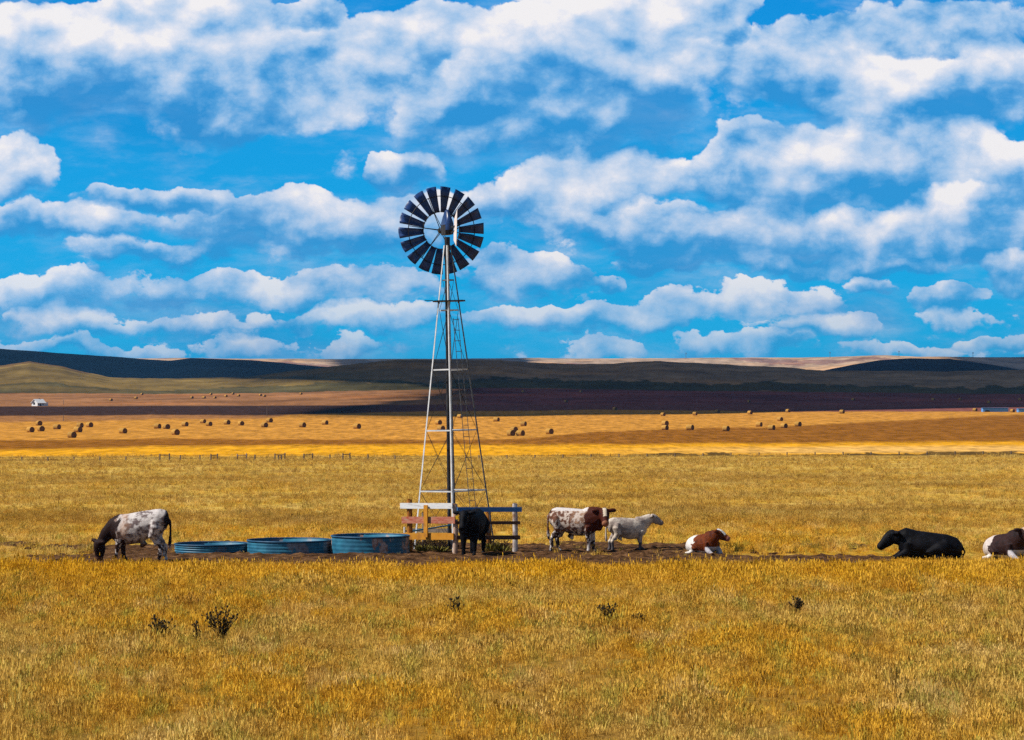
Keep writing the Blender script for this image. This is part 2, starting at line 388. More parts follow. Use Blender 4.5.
# bare trampled soil: a fine lumpy sheet over the rise
def make_dirt():
    xs = np.arange(-18, 11.1, 0.06); ys = np.arange(76.8, 91, 0.07)
    X, Y = np.meshgrid(xs, ys)
    nz = np.array([mn.fractal((x*.9, y*.9, 1.7), .7, 2.0, 5) for x, y in zip(X.ravel(), Y.ravel())]).reshape(X.shape)
    lo = np.array([mn.noise((x*.28, y*.22, 9.1)) for x, y in zip(X.ravel(), Y.ravel())]).reshape(X.shape)
    cl = np.array([max(0., mn.noise((x*4.5, y*4.5, 3.3)))**1.2 for x, y in zip(X.ravel(), Y.ravel())]).reshape(X.shape)
    mask = mound(X, Y)/0.02*(mound(X, Y) < .02) + (mound(X, Y) >= .02) + lo*.7 + .40*nz + .10
    Z = height(X, Y)+mound(X, Y) + np.where(mask > .42, .012+.035*np.clip(nz+.2, -1, 1)+.085*cl, -.10)
    bm = bmesh.new(); vs = {}
    keep = mask > .36
    for j in range(len(ys)-1):
        for i in range(len(xs)-1):
            if keep[j, i] and keep[j, i+1] and keep[j+1, i] and keep[j+1, i+1]:
                q = []
                for a, b in ((j, i), (j, i+1), (j+1, i+1), (j+1, i)):
                    if (a, b) not in vs: vs[a, b] = bm.verts.new((X[a, b], Y[a, b], Z[a, b]))
                    q.append(vs[a, b])
                bm.faces.new(q)
    m, t, b = mat('bare_soil')
    pos = t.n('ShaderNodeNewGeometry').outputs['Position']
    f = t.noise(pos, 2.3, 6, 0.7)
    c = t.ramp(f, [(0.36, (0.03, 0.014, 0.006)), (0.54, (0.115, 0.056, 0.024)), (0.68, (0.24, 0.13, 0.06))])
    t.put(b.inputs['Base Color'], c); b.inputs['Roughness'].default_value = 1.0; b.inputs['Specular IOR Level'].default_value = 0.05
    bn = t.n('ShaderNodeBump', i={'Strength': 1.0, 'Distance': 0.06, 'Height': t.noise(pos, 7, 6, 0.75)}); t.put(b.inputs['Normal'], bn.outputs[0])
    o = build('bare_soil', bm, m); tag(o, kind='structure')
    return o, X, Y, mask
dirt, DX, DY, DMASK = make_dirt()
def on_dirt(x, y):
    i = int(round((x+18)/.06)); j = int(round((y-76.8)/.07))
    return 0 <= i < DX.shape[1] and 0 <= j < DX.shape[0] and DMASK[j, i] > .42

# ---------------------------------------------------------------- grass (stuff)
def clump(name, n, h, spread, wid, lean):
    bm = bmesh.new()
    for _ in range(n):
        a = random.uniform(0, 2*math.pi); r = spread*math.sqrt(random.random())
        b0 = Vector((math.cos(a)*r, math.sin(a)*r, -0.03)); hh = h*random.uniform(.5, 1.1)
        d = Vector((random.uniform(-1, 1), random.uniform(-1, 1), 0))*lean*hh + Vector((math.cos(a), math.sin(a), 0))*lean*.5*hh
        s = Vector((math.cos(a+1.3), math.sin(a+1.3), 0))*wid*random.uniform(.6, 1.3)
        m1 = b0+d*.4+Vector((0, 0, hh*.6)); tip = b0+d*1.15+Vector((0, 0, hh))
        v = [bm.verts.new(q) for q in (b0-s, b0+s, m1+s*.8, m1-s*.8, tip)]
        bm.faces.new(v[:4]); bm.faces.new((v[3], v[2], v[4]))
        if random.random() < .35:       # seed head
            c = tip; k = wid*2.0
            w = [bm.verts.new(c+Vector(q)*k) for q in ((-.8, 0, -1), (.8, 0, -1), (.5, .3, 2.2), (-.4, 0, 2.2))]
            bm.faces.new(w)
    me = bpy.data.meshes.new(name); bm.to_mesh(me); bm.free()
    me.materials.append(M['grass']); return bpy.data.objects.new(name, me)
def grass_mat():
    m, t, b = mat('dry_grass')
    pos = t.n('ShaderNodeNewGeometry').outputs['Position']
    c = pasture_colour(t, pos)
    rnd = t.n('ShaderNodeObjectInfo').outputs['Random']
    c = t.mix(1.0, c, t.ramp(rnd, [(0.0, (0.44, 0.41, 0.36)), (0.25, (0.82, 0.79, 0.74)), (0.6, (1.0, 1.02, 1.05)), (0.86, (1.15, 1.18, 1.25)), (1.0, (1.25, 1.35, 1.8))]), 'MULTIPLY')
    t.put(b.inputs['Base Color'], c); b.inputs['Roughness'].default_value = 0.85
    tr = t.n('ShaderNodeBsdfTranslucent'); t.put(tr.inputs[0], c)
    mx = t.n('ShaderNodeMixShader', i={0: 0.22}); t.t.links.new(b.outputs[0], mx.inputs[1]); t.t.links.new(tr.outputs[0], mx.inputs[2])
    out = [n for n in t.t.nodes if n.type == 'OUTPUT_MATERIAL'][0]; t.t.links.new(mx.outputs[0], out.inputs[0])
    return m
M['grass'] = grass_mat()
clumps = bpy.data.collections.new('grass_clumps')
for k in range(8):
    clumps.objects.link(clump('grass_clump', 16, (.20, .22, .26, .15, .22, .30, .13, .19)[k], .13, .0065, (.25, .4, .3, .5, .35, .22, .6, .45)[k]))
def scatter(name, pts, scl, label):
    me = bpy.data.meshes.new(name); me.vertices.add(len(pts)); me.vertices.foreach_set('co', np.asarray(pts, np.float32).ravel())
    a = me.attributes.new('scl', 'FLOAT_VECTOR', 'POINT'); a.data.foreach_set('vector', np.asarray(scl, np.float32).ravel())
    r = me.attributes.new('rot', 'FLOAT', 'POINT'); r.data.foreach_set('value', rng.uniform(0, 6.28, len(pts)).astype(np.float32))
    v = me.attributes.new('pick', 'INT', 'POINT'); v.data.foreach_set('value', rng.integers(0, 8, len(pts)).astype(np.int32))
    o = link(bpy.data.objects.new(name, me)); tag(o, label, 'grass', kind='stuff')
    g = bpy.data.node_groups.new(name, 'GeometryNodeTree'); N = g.nodes; L = g.links
    g.interface.new_socket('Geometry', in_out='INPUT', socket_type='NodeSocketGeometry'); g.interface.new_socket('Geometry', in_out='OUTPUT', socket_type='NodeSocketGeometry')
    gi, go = N.new('NodeGroupInput'), N.new('NodeGroupOutput')
    ci = N.new('GeometryNodeCollectionInfo'); ci.inputs[0].default_value = clumps; ci.inputs['Separate Children'].default_value = True; ci.inputs['Reset Children'].default_value = True
    ip = N.new('GeometryNodeInstanceOnPoints'); ip.inputs['Pick Instance'].default_value = True
    def na(n, typ):
        q = N.new('GeometryNodeInputNamedAttribute'); q.data_type = typ; q.inputs[0].default_value = n
        return q.outputs['Attribute']
    cx = N.new('ShaderNodeCombineXYZ'); L.new(na('rot', 'FLOAT'), cx.inputs[2])
    er = N.new('FunctionNodeEulerToRotation'); L.new(cx.outputs[0], er.inputs[0])
    L.new(gi.outputs[0], ip.inputs['Points']); L.new(ci.outputs[0], ip.inputs['Instance']); L.new(na('pick', 'INT'), ip.inputs['Instance Index'])
    L.new(er.outputs[0], ip.inputs['Rotation']); L.new(na('scl', 'FLOAT_VECTOR'), ip.inputs['Scale'])
    L.new(ip.outputs[0], go.inputs[0])
    md = o.modifiers.new('scatter', 'NODES'); md.node_group = g
    return o
def field(d0, d1, dens, half=0.245):
    n = int((d1*d1-d0*d0)*half*dens)
    D = np.sqrt(rng.uniform(d0*d0, d1*d1, n)); X = rng.uniform(-half, half, n)*D
    return X, D
def grass_pts(d0, d1, dens, s0, s1, lo=.7):
    X, Y = field(d0, d1, dens)
    patch = np.array([mn.noise((x*.5, y*.3, 4.4)) for x, y in zip(X, Y)])
    keep = rng.uniform(0, 1, len(X)) < np.clip(lo+patch*.9+.7*np.array([mn.noise((x*2.3, y*1.3, 2.2)) for x, y in zip(X, Y)]), .26, 1)
    dm = np.array([on_dirt(x, y) for x, y in zip(X, Y)])
    keep &= ~dm | (rng.uniform(0, 1, len(X)) < .02)
    X, Y, patch = X[keep], Y[keep], patch[keep]
    Z = height(X, Y)+mound(X, Y)
    pf = np.array([mn.noise((x*1.7, y*1.1, 8.4)) for x, y in zip(X, Y)])
    s = rng.uniform(s0, s1, len(X))*(1+patch*.45+pf*.45)
    tall = ((Y > 68) & (Y < 77))*.25 - ((Y >= 76.3) & (Y < 83))*.42
    s = s*(1+tall); sz = s*rng.uniform(.7, 1.25, len(X))
    return np.stack([X, Y, Z], 1), np.stack([s, s, sz], 1)
a = grass_pts(35, 80.5, 66, .6, 1.15); b = grass_pts(80.5, 130, 24, .55, 1.0, .6); c_ = grass_pts(130, 250, 7.5, .6, 1.15, .45); d_ = grass_pts(250, 396, 2.2, .8, 1.5, .4)
scatter('grass', np.concatenate([a[0], b[0], c_[0], d_[0]]), np.concatenate([a[1], b[1], c_[1], d_[1]]), 'dry golden pasture grass covering the ground')
# weedy strip along the far edge of the pasture
ex = np.linspace(-75, 75, 1500); ey = 398+2.5*np.sin(ex/9)+rng.uniform(-2, 2, 1500)
exk = rng.uniform(0, 1, 1500) < .35+.3*np.sin(ex/5)
ex, ey = ex[exk], ey[exk]
sc_ = rng.uniform(1.2, 3.4, len(ex))
wd = scatter('weeds', np.stack([ex, ey, height(ex, ey)], 1), np.stack([sc_, sc_, sc_*.8], 1), 'ragged brown weeds along the far edge of the pasture')
wd['category'] = 'weeds'

# ---------------------------------------------------------------- windmill
TB = P(454.5, 85.8)
wm = empty('windmill', TB); wm.rotation_euler = (0, R(-1.35), 0)
tag(wm, 'tall steel farm windmill with dark round wheel on a lattice tower', 'windmill')
def hh(z): return 1.24 + (0.16-1.24)*min(z, 8.2)/8.2 if z < 8.2 else 0.16-(z-8.2)*.045
corner = {'L': (-1, 0), 'R': (1, 0), 'F': (0, -1), 'B': (0, 1)}
def cpt(k, z): return Vector((corner[k][0]*hh(z), corner[k][1]*hh(z), z))
def angle_leg(k):
    bm = bmesh.new(); out = Vector((corner[k][0], corner[k][1], 0)); tang = Vector((-out.y, out.x, 0))
    a0, b0 = cpt(k, -0.1), cpt(k, 9.2)
    for sg in (-1, 1):
        d = (tang*sg - out).normalized(); nrm = (tang*sg+out).normalized()
        q = []
        for p, wv in ((a0, .058), (b0, .045)):
            q.append([bm.verts.new(p+e) for e in (Vector(), d*wv, d*wv-nrm*.008, -nrm*.008)])
        for i in range(4): bm.faces.new((q[0][i], q[0][(i+1) % 4], q[1][(i+1) % 4], q[1][i]))
        bm.faces.new(q[0][::-1]); bm.faces.new(q[1])
    return bm
for k in 'LRFB': build('leg', angle_leg(k), M['galv'] if k in 'LF' else M['mid_steel'], wm)  # right and rear legs get a darker steel, their shade put into the colour
ring = [('L', 'F'), ('F', 'R'), ('R', 'B'), ('B', 'L')]
LV = [1.80, 3.62, 5.45, 7.24, 8.15]
for z in LV:
    bm = bmesh.new()
    for p, q in ring: bar(bm, cpt(p, z), cpt(q, z), .025, .04)
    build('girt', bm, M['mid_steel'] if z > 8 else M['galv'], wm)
bm = bmesh.new()
zz = [0.1]+LV
for z0, z1 in zip(zz, zz[1:]):
    for p, q in ring:
        tube(bm, [cpt(p, z0), cpt(q, z1)], .0055, 5); tube(bm, [cpt(q, z0), cpt(p, z1)], .0055, 5)
build('brace_wire', bm, M['dark_steel'], wm)
bm = bmesh.new(); tube(bm, [(-.15, 0, 0), (-.10, 0, 4), (-.035, 0, 9.3)], [.055, .05, .045], 8); tube(bm, [(.01, .05, 0), (.0, .02, 9.3)], .014, 6)
build('pump_pipe', bm, M['dark_steel'], wm)
bm = bmesh.new(); box(bm, (0, 0, .25), (.24, .24, .5)); tube(bm, [(0, 0, .45), (0, 0, .75)], [.09, .06], 10); tube(bm, [(0, 0, .42), (-.35, -.1, .42), (-.45, -.12, .36)], .035, 8)
build('pump_head', bm, M['dark_steel'], wm, True)
# ladder on the right-hand front face
bm = bmesh.new()
def lad(z, s):
    a, b = cpt('F', z), cpt('R', z); d = (b-a).normalized(); nrm = Vector((1, -1, 0)).normalized()
    return a+(b-a)*.52 + d*s + nrm*.05
for s in (-.125, .125): bar(bm, lad(.3, s), lad(7.0, s*.8), .018, .035)
z = .55
while z < 7.0:
    bar(bm, lad(z, -.125), lad(z, .125), .018, .018); z += .32
build('ladder', bm, M['mid_steel'], wm)
# platform
bm = bmesh.new()
for i in range(5): bar(bm, (-.48+(.06 if i in (0, 4) else 0), -.3+i*.15, 7.52), (.50-(.06 if i in (0, 4) else 0), -.3+i*.15, 7.52), .12, .035)
for x in (-.3, .3): bar(bm, (x, -.36, 7.48), (x, .36, 7.48), .05, .05)
bar(bm, (-.48, 0, 7.545), (-.72, -.05, 7.545), .05, .02)
build('platform', bm, M['dark_steel'], wm)
# head: gearbox, wheel shaft, tail vane
HZ = 9.69
hd = Vector((-math.sin(R(17)), math.cos(R(17)), 0)); hs = Vector((hd.y, -hd.x, 0))
rotm = Matrix((hs, hd, Vector((0, 0, 1)))).transposed()
bm = bmesh.new(); tube(bm, [(0, 0, 8.9), (0, 0, 9.45)], [.075, .085], 12)
box(bm, (0, 0, HZ-.02), (.24, .5, .30), rotm); tube(bm, [Vector((0, 0, HZ))-hd*.1, Vector((0, 0, HZ))+hd*.62], .05, 10)
build('gearbox', bm, M['dark_steel'], wm)
bm = bmesh.new()       # rounded hood over the gears
c0 = Vector((0, 0, HZ+.1))-hd*.02
n = 12; rows = []
for j in range(9):
    t_ = j/8; yy = -.32+.64*t_; hgt = .5*math.sin(math.pi*(.12+.76*t_))
    rows.append([bm.verts.new(c0+hd*yy+hs*math.cos(math.pi*k/n)*.115+Vector((0, 0, math.sin(math.pi*k/n)*hgt-.14*(k in (0, n))))) for k in range(n+1)])
for a_, b_ in zip(rows, rows[1:]):
    for k in range(n): bm.faces.new((a_[k], a_[k+1], b_[k+1], b_[k]))
bm.faces.new(rows[0]); bm.faces.new(rows[-1][::-1])
build('hood', bm, M['blade'], wm, True)
td = Vector((math.sin(R(13)), -math.cos(R(13)), 0))
bm = bmesh.new(); q0 = Vector((0, 0, HZ))-hd*.2
bar(bm, q0+Vector((.04, 0, .04)), q0+td*1.3+Vector((.04, 0, .02)), .03, .05); bar(bm, q0+Vector((.04, 0, -.14)), q0+td*1.2+Vector((.04, 0, -.05)), .02, .03)
build('tail_bone', bm, M['dark_steel'], wm)
bm = bmesh.new(); vd = Vector((math.sin(R(6)), -math.cos(R(6)), 0)); v0 = q0+td*.42+Vector((.07, 0, -.05)); sn = Vector((vd.y, -vd.x, 0))
pr = [(0, -.32), (0, .30), (1.05, .56), (1.05, -.56)]
for sg in (1, -1):
    vs = [bm.verts.new(v0+vd*a+Vector((0.05*b, 0, b))+sn*.006*sg) for a, b in pr]; bm.faces.new(vs if sg > 0 else vs[::-1])
build('tail_vane', bm, M['vane'], wm)
# the wheel
wc = Vector((0, 0, HZ))+hd*.60
wheel = bpy.data.objects.new('wheel', None); link(wheel); wheel.parent = wm; wheel.location = wc; wheel.scale = (1.045,)*3; wheel.rotation_euler = (0, 0, R(17))
# in wheel space: +Y is the axis pointing away, X/Z the disc
bm = bmesh.new(); tube(bm, [(0, -.14, 0), (0, .12, 0)], .09, 14); tube(bm, [(0, .1, 0), (0, .2, 0)], [.06, .03], 12)
build('hub', bm, M['dark_steel'], wheel, True)
def ringbm(r, rad):
    bm = bmesh.new(); n = 54
    pts = [Vector((math.cos(2*math.pi*k/n)*r, 0, math.sin(2*math.pi*k/n)*r)) for k in range(n)]
    rings = []
    for k, p in enumerate(pts):
        u = p.normalized(); rings.append([bm.verts.new(p+u*rad*math.cos(q*math.pi/3)+Vector((0, 1, 0))*rad*math.sin(q*math.pi/3)) for q in range(6)])
    for k in range(n):
        a, b = rings[k], rings[(k+1) % n]
        for q in range(6): bm.faces.new((a[q], a[(q+1) % 6], b[(q+1) % 6], b[q]))
    return bm
b2 = ringbm(.56, .012); build('inner_rim', b2, M['dark_steel'], wheel); b2 = ringbm(1.0, .012); build('outer_rim', b2, M['dark_steel'], wheel)
for k in range(6):
    a = R(60*k+52); bm = bmesh.new()
    u = Vector((math.cos(a), 0, math.sin(a)))
    tube(bm, [u*.06+Vector((0, .1, 0)), u*1.0], .012, 6); tube(bm, [u*.06+Vector((0, -.12, 0)), u*.56], .010, 6)
    build('spoke', bm, M['dark_steel'], wheel)
def blade_mesh():
    bm = bmesh.new(); nr, nw = 5, 5
    g = []
    for i in range(nr):
        r = .53+(1.285-.53)*i/(nr-1); w = .080+(.168-.080)*i/(nr-1)
        row = []
        for j in range(nw):
            s = j/(nw-1)*2-1
            off = .035*(1-s*s); tw = R(11)
            x = s*w*math.cos(tw)+off*math.sin(tw)*.4; y = s*w*math.sin(tw)+off
            row.append(Vector((x, y, r-.012*s*s)))
        g.append(row)
    vs = [[[bm.verts.new(p+Vector((0, dy, 0))) for p in row] for row in g] for dy in (0, .006)]
    for i in range(nr-1):
        for j in range(nw-1):
            for L_ in vs: bm.faces.new((L_[i][j], L_[i][j+1], L_[i+1][j+1], L_[i+1][j]))
    for i in range(nr-1):
        for j in (0, nw-1): bm.faces.new((vs[0][i][j], vs[0][i+1][j], vs[1][i+1][j], vs[1][i][j]))
    for j in range(nw-1):
        for i in (0, nr-1): bm.faces.new((vs[0][i][j], vs[0][i][j+1], vs[1][i][j+1], vs[1][i][j]))
    return bm
b0 = build('blade', blade_mesh(), M['blade'], wheel, True)
for k in range(18):
    b = b0 if k == 0 else b0.copy()
    if k: link(b); b.parent = wheel
    b.rotation_euler = (random.uniform(-.02, .02), R(20*k+7)+random.uniform(-.012, .012), 0)

# ---------------------------------------------------------------- stock fence round the tower
fA, fB, fC = P(409.6, 84.75), P(455.2, 83.95), P(515, 84.75)
fence = empty('stock_fence', fB); tag(fence, 'wooden corner fence round windmill base, white, red and orange boards on posts', 'fence')
def fp(p): return Vector(p)-fB
def post(p, h, r, m, name='post'):
    bm = bmesh.new(); q = fp(p)
    tube(bm, [q+Vector((0, 0, -.15)), q+Vector((.01, 0, h*.5)), q+Vector((-.005, 0, h-.015)), q+Vector((0, 0, h))], [r*1.05, r, r*.97, r*.8], 10)
    return build(name, bm, M[m], fence)
def toz(y, D): return HC-(y-HY)*D/F      # height seen at a photo row at a distance
post(fA, toz(499, 84.75)-fA.z, .082, 'orange_post'); post(fB, toz(503.5, 83.95)-fB.z, .075, 'pink_post'); post(fC, toz(503.2, 84.75)-fC.z, .078, 'white_post')
fD = P(488.5, 86.2); post(fD, toz(509, 86.2)-fD.z, .08, 'orange_post'); fE = P(424, 87.4); post(fE, toz(512, 87.4)-fE.z, .07, 'grey_wood')
def board(a, b, y0, y1, Da, Db, m, over=(.1, .1), off=(0, -.1), th=.045):
    """board along the line a-b; y0..y1 = photo rows of its top and bottom edge"""
    d = (b-a); d.z = 0; d.normalize(); nrm = Vector((d.y, -d.x, 0))
    za = (toz(y0, Da)+toz(y1, Da))/2; zb = (toz(y0, Db)+toz(y1, Db))/2; h = (y1-y0)*Da/F
    pa = Vector((a.x, a.y, za))-d*over[0]+nrm*(-off[1]); pb = Vector((b.x, b.y, zb))+d*over[1]+nrm*(-off[1])
    bm = bmesh.new(); bar(bm, pa-fB, pb-fB, th, h)
    return build('board', bm, M[m], fence)
board(fA, fB, 503.0, 508.6, 84.75, 83.95, 'white_paint', (.26, -.03)); board(fA, fB, 516.6, 523.3, 84.75, 83.95, 'red_paint', (.2, .06)); board(fA, fB, 533.0, 539.5, 84.75, 83.95, 'orange_paint', (.24, .01))
board(fB, fC, 507.0, 511.8, 83.95, 84.75, 'shaded_white_paint', (-.02, .17)); board(fB, fC, 521.0, 524.2, 83.95, 84.75, 'brown_board', (0, .12)); board(fB, fC, 535.2, 539.4, 83.95, 84.75, 'brown_board', (0, .12))
board(fE, fD, 528.5, 532.5, 87.4, 86.2, 'grey_wood', (.45, .1))
mid = (fA+fB)/2; d_ = (fB-fA).normalized(); nrm = Vector((d_.y, -d_.x, 0))
bm = bmesh.new(); c_ = mid+d_*-.12+nrm*.17
box(bm, Vector((c_.x, c_.y, (toz(505, 84.3)+toz(537, 84.3))/2))-fB, (.13, .045, 32*84.3/F), Matrix.Rotation(math.atan2(d_.y, d_.x), 3, 'Z'))
build('upright_board', bm, M['orange_paint'], fence)
# supply pipe
w0 = P(404.6, 84.9); wp = empty('water_pipe', w0); tag(wp, 'thin pale water pipe behind orange board, running from pump to tank', 'pipe')
bm = bmesh.new(); pv = lambda px, py, D: Vector(((px-512)/F*D, D, toz(py, D)))-w0
tube(bm, [pv(451, 525, 85.7), pv(441, 526.5, 85.5), pv(431, 528.2, 85.3)], .022, 8); tube(bm, [pv(431, 528.2, 85.3), pv(412, 531, 85), pv(404.6, 531, 84.9)], .022, 8)
build('supply_pipe', bm, M['tank'], wp)
bm = bmesh.new(); tube(bm, [(0, 0, -.1), (0, 0, toz(527, 84.9)-w0.z)], .028, 8); build('standpipe', bm, M['white_paint'], wp)

# ---------------------------------------------------------------- stock tanks
def tank(px0, px1, ytop, D, label, wear, ribs):
    xc = (px0+px1)/2; r = (px1-px0)/2*D/F; c = P(xc, D); c.z -= .1; h = toz(ytop, D-r)-c.z
    o = empty('stock_tank', c); tag(o, label, 'water tank', 'round blue stock tanks beside the windmill')
    bm = bmesh.new(); n = 56; prof = []
    for i in range(25):
        z = h*i/24; rr = r+ribs*math.sin(i/24*math.pi*10)*.5
        prof.append((rr, z))
    prof += [(r-.03, h), (r-.035, h*.1)]
    rings = [[bm.verts.new((math.cos(2*math.pi*k/n)*a*(1+.006*math.sin(3*2*math.pi*k/n)), math.sin(2*math.pi*k/n)*a, z)) for k in range(n)] for a, z in prof]
    for a, b in zip(rings, rings[1:]):
        for k in range(n): bm.faces.new((a[k], a[(k+1) % n], b[(k+1) % n], b[k]))
    w = build('wall', bm, M['tank'], o, True); w['wear'] = wear
    bm = bmesh.new(); rings = []
    for k in range(n):
        a = 2*math.pi*k/n; e = Vector((math.cos(a), math.sin(a), 0))
        rings.append([bm.verts.new(e*(r-.005)+Vector((0, 0, h+.008))+e*.028*math.cos(q*math.pi/4)+Vector((0, 0, .028*math.sin(q*math.pi/4)))) for q in range(8)])
    for k in range(n):
        a, b = rings[k], rings[(k+1) % n]
        for q in range(8): bm.faces.new((a[q], a[(q+1) % 8], b[(q+1) % 8], b[q]))
    build('rim', bm, M['tank_rim'], o, True)
    bm = bmesh.new(); bmesh.ops.create_circle(bm, cap_ends=True, radius=r-.05, segments=n, matrix=Matrix.Translation((0, 0, h*.62)))
    build('water', bm, M['water'], o)
    return o
tank(175, 249, 546.0, 84.6, 'lowest blue stock tank, leftmost and nearest the grazing bull', .25, .024)
tank(247.5, 331.5, 542.6, 84.2, 'middle blue stock tank, plain paint with few rust marks', .45, .010)
tank(331.5, 409.5, 538.0, 83.9, 'tallest blue stock tank, rusty and peeling, next to the orange fence boards', 1.0, .008)

# ---------------------------------------------------------------- cattle
def cow_mesh(name, shapes, colour, voxel=.02):
    bm = bmesh.new(); shapes(bm)
    bmesh.ops.recalc_face_normals(bm, faces=bm.faces[:])
    me = bpy.data.meshes.new(name+'_raw'); bm.to_mesh(me); bm.free()
    tmp = link(bpy.data.objects.new('raw', me))
    md = tmp.modifiers.new('r', 'REMESH'); md.mode = 'VOXEL'; md.voxel_size = voxel; md.use_smooth_shade = True
    sm = tmp.modifiers.new('s', 'SMOOTH'); sm.factor = .5; sm.iterations = 9
    dg = bpy.context.evaluated_depsgraph_get(); dg.update()
    out = bpy.data.meshes.new_from_object(tmp.evaluated_get(dg)); out.name = name
    bpy.data.objects.remove(tmp); bpy.data.meshes.remove(me)
    for p in out.polygons: p.use_smooth = True
    at = out.color_attributes.new('coat', 'FLOAT_COLOR', 'POINT')
    for i, v in enumerate(out.vertices): at.data[i].color = (*colour(v.co), 1)
    out.materials.clear(); out.materials.append(M['coat'])
    return out
def head(bm, poll, d, side=None, s=1.0):
    """skull, muzzle and ears; d = direction of the nose. returns eye points"""
    d = Vector(d).normalized(); poll = Vector(poll)
    sd = Vector(side).normalized() if side else d.cross(Vector((0, 0, 1))).normalized()
    sd = (sd-d*sd.dot(d)).normalized()
    up = sd.cross(d).normalized()
    if up.z < 0 and abs(up.z) > .05: up = -up
    q = [(-.06, .10, .11, 0), (.02, .14, .15, -.005), (.14, .14, .178, -.025), (.26, .12, .16, -.04), (.38, .098, .122, -.045), (.46, .105, .11, -.045), (.52, .09, .088, -.05), (.55, .045, .045, -.05)]
    rings = []; n = 14
    for t, rs, ru, o in q:
        c = poll+d*t*s+up*o*s
        rings.append([bm.verts.new(c+sd*math.cos(2*math.pi*k/n)*rs*s+up*math.sin(2*math.pi*k/n)*ru*s) for k in range(n)])
    for a, b in zip(rings, rings[1:]):
        for k in range(n): bm.faces.new((a[k], a[(k+1) % n], b[(k+1) % n], b[k]))
    bm.faces.new(rings[0][::-1]); bm.faces.new(rings[-1])
    eyes = []
    for sg in (-1, 1):
        e0 = poll+sd*sg*.09*s+up*.03*s+d*.0
        tube(bm, [e0, e0+(sd*sg*.11-d*.02)*s, e0+(sd*sg*.2-d*.03-up*.01)*s, e0+(sd*sg*.245-d*.02-up*.02)*s], [(.05*s, .045*s), (.075*s, .06*s), (.07*s, .055*s), (.03*s, .03*s)], 10)
        eyes.append(poll+d*.17*s+sd*sg*.122*s+up*.055*s)
    return eyes
def legs(bm, fronts, hinds):
    for (x, y, k) in fronts:
        sg = 1 if y > 0 else -1
        tube(bm, [(.40, .12*sg, 1.0), (.46, .17*sg, .80), (.42, .17*sg, .62), (.45+k*.4, y, .36), (.45+k*.8, y, .14), (x, y, .06), (x+.02, y, .0)],
             [(.10, .16), (.12, .17), (.10, .125), (.072, .076), (.058, .062), (.07, .074), (.075, .085)], 12)
    for (x, y, k) in hinds:
        sg = 1 if y > 0 else -1
        tube(bm, [(-.55, .13*sg, 1.12), (-.60, .17*sg, .92), (-.53, .19*sg, .70), (-.66+k*.3, .17*sg, .52), (-.76+k*.6, y, .42), (-.73+k*.9, y, .16), (x, y, .06), (x+.03, y, .0)],
             [(.14, .18), (.16, .24), (.145, .19), (.095, .12), (.068, .085), (.06, .064), (.07, .075), (.075, .085)], 12)
BODY = [(-.90, 1.10, .08, .12), (-.84, 1.07, .20, .25), (-.66, 1.05, .28, .33), (-.40, 1.0, .31, .37), (-.08, .93, .345, .42), (.22, .92, .33, .41), (.45, .95, .28, .40), (.62, .99, .21, .33), (.72, 1.0, .12, .22)]
def barrel(bm, secs, n=20, flat=.0):
    rings = []
    for x, z, w, h in secs:
        rings.append([bm.verts.new((x, math.cos(2*math.pi*k/n)*w*(1-.12*max(0, math.sin(2*math.pi*k/n))), z+math.sin(2*math.pi*k/n)*h)) for k in range(n)])
    for a, b in zip(rings, rings[1:]):
        for k in range(n): bm.faces.new((a[k], a[(k+1) % n], b[(k+1) % n], b[k]))
    bm.faces.new(rings[0][::-1]); bm.faces.new(rings[-1])
def tail(bm, pts=((-.86, 0, 1.24), (-.95, 0, 1.12), (-.965, .01, .8), (-.95, .02, .55), (-.94, .02, .38))):
    tube(bm, pts, [.045, .04, .036, .055, .035], 8)
def sheath(bm): tube(bm, [(-.25, 0, .55), (-.18, 0, .47), (-.13, 0, .40)], [.10, .075, .04], 10)
def nz(co, s, seed): return mn.fractal((co.x*s+seed, co.y*s-seed, co.z*s), .7, 2., 4)
def mixc(a, b, t): t = max(0., min(1., t)); return tuple(x+(y-x)*t for x, y in zip(a, b))
def animal(name, label, loc, yaw, sc, shapes, colour, eyes_of, cat='cow', voxel=.02):
    me = cow_mesh('body', shapes, colour, voxel)
    o = bpy.data.objects.new(name, me); link(o); o.location = loc; o.rotation_euler = (0, 0, R(yaw)); o.scale = (sc,)*3
    tag(o, label, cat, 'cattle on the pasture')
    for e in eyes_of:
        bm = bmesh.new(); ell(bm, e, (.02, .02, .02)); build('eye', bm, M['eye'], o, True)
    return o
W_, DK, RB, BK, PK = (.62, .57, .55), (.035, .014, .010), (.16, .035, .012), (.0035, .0035, .005), (.40, .20, .13)
EY = []
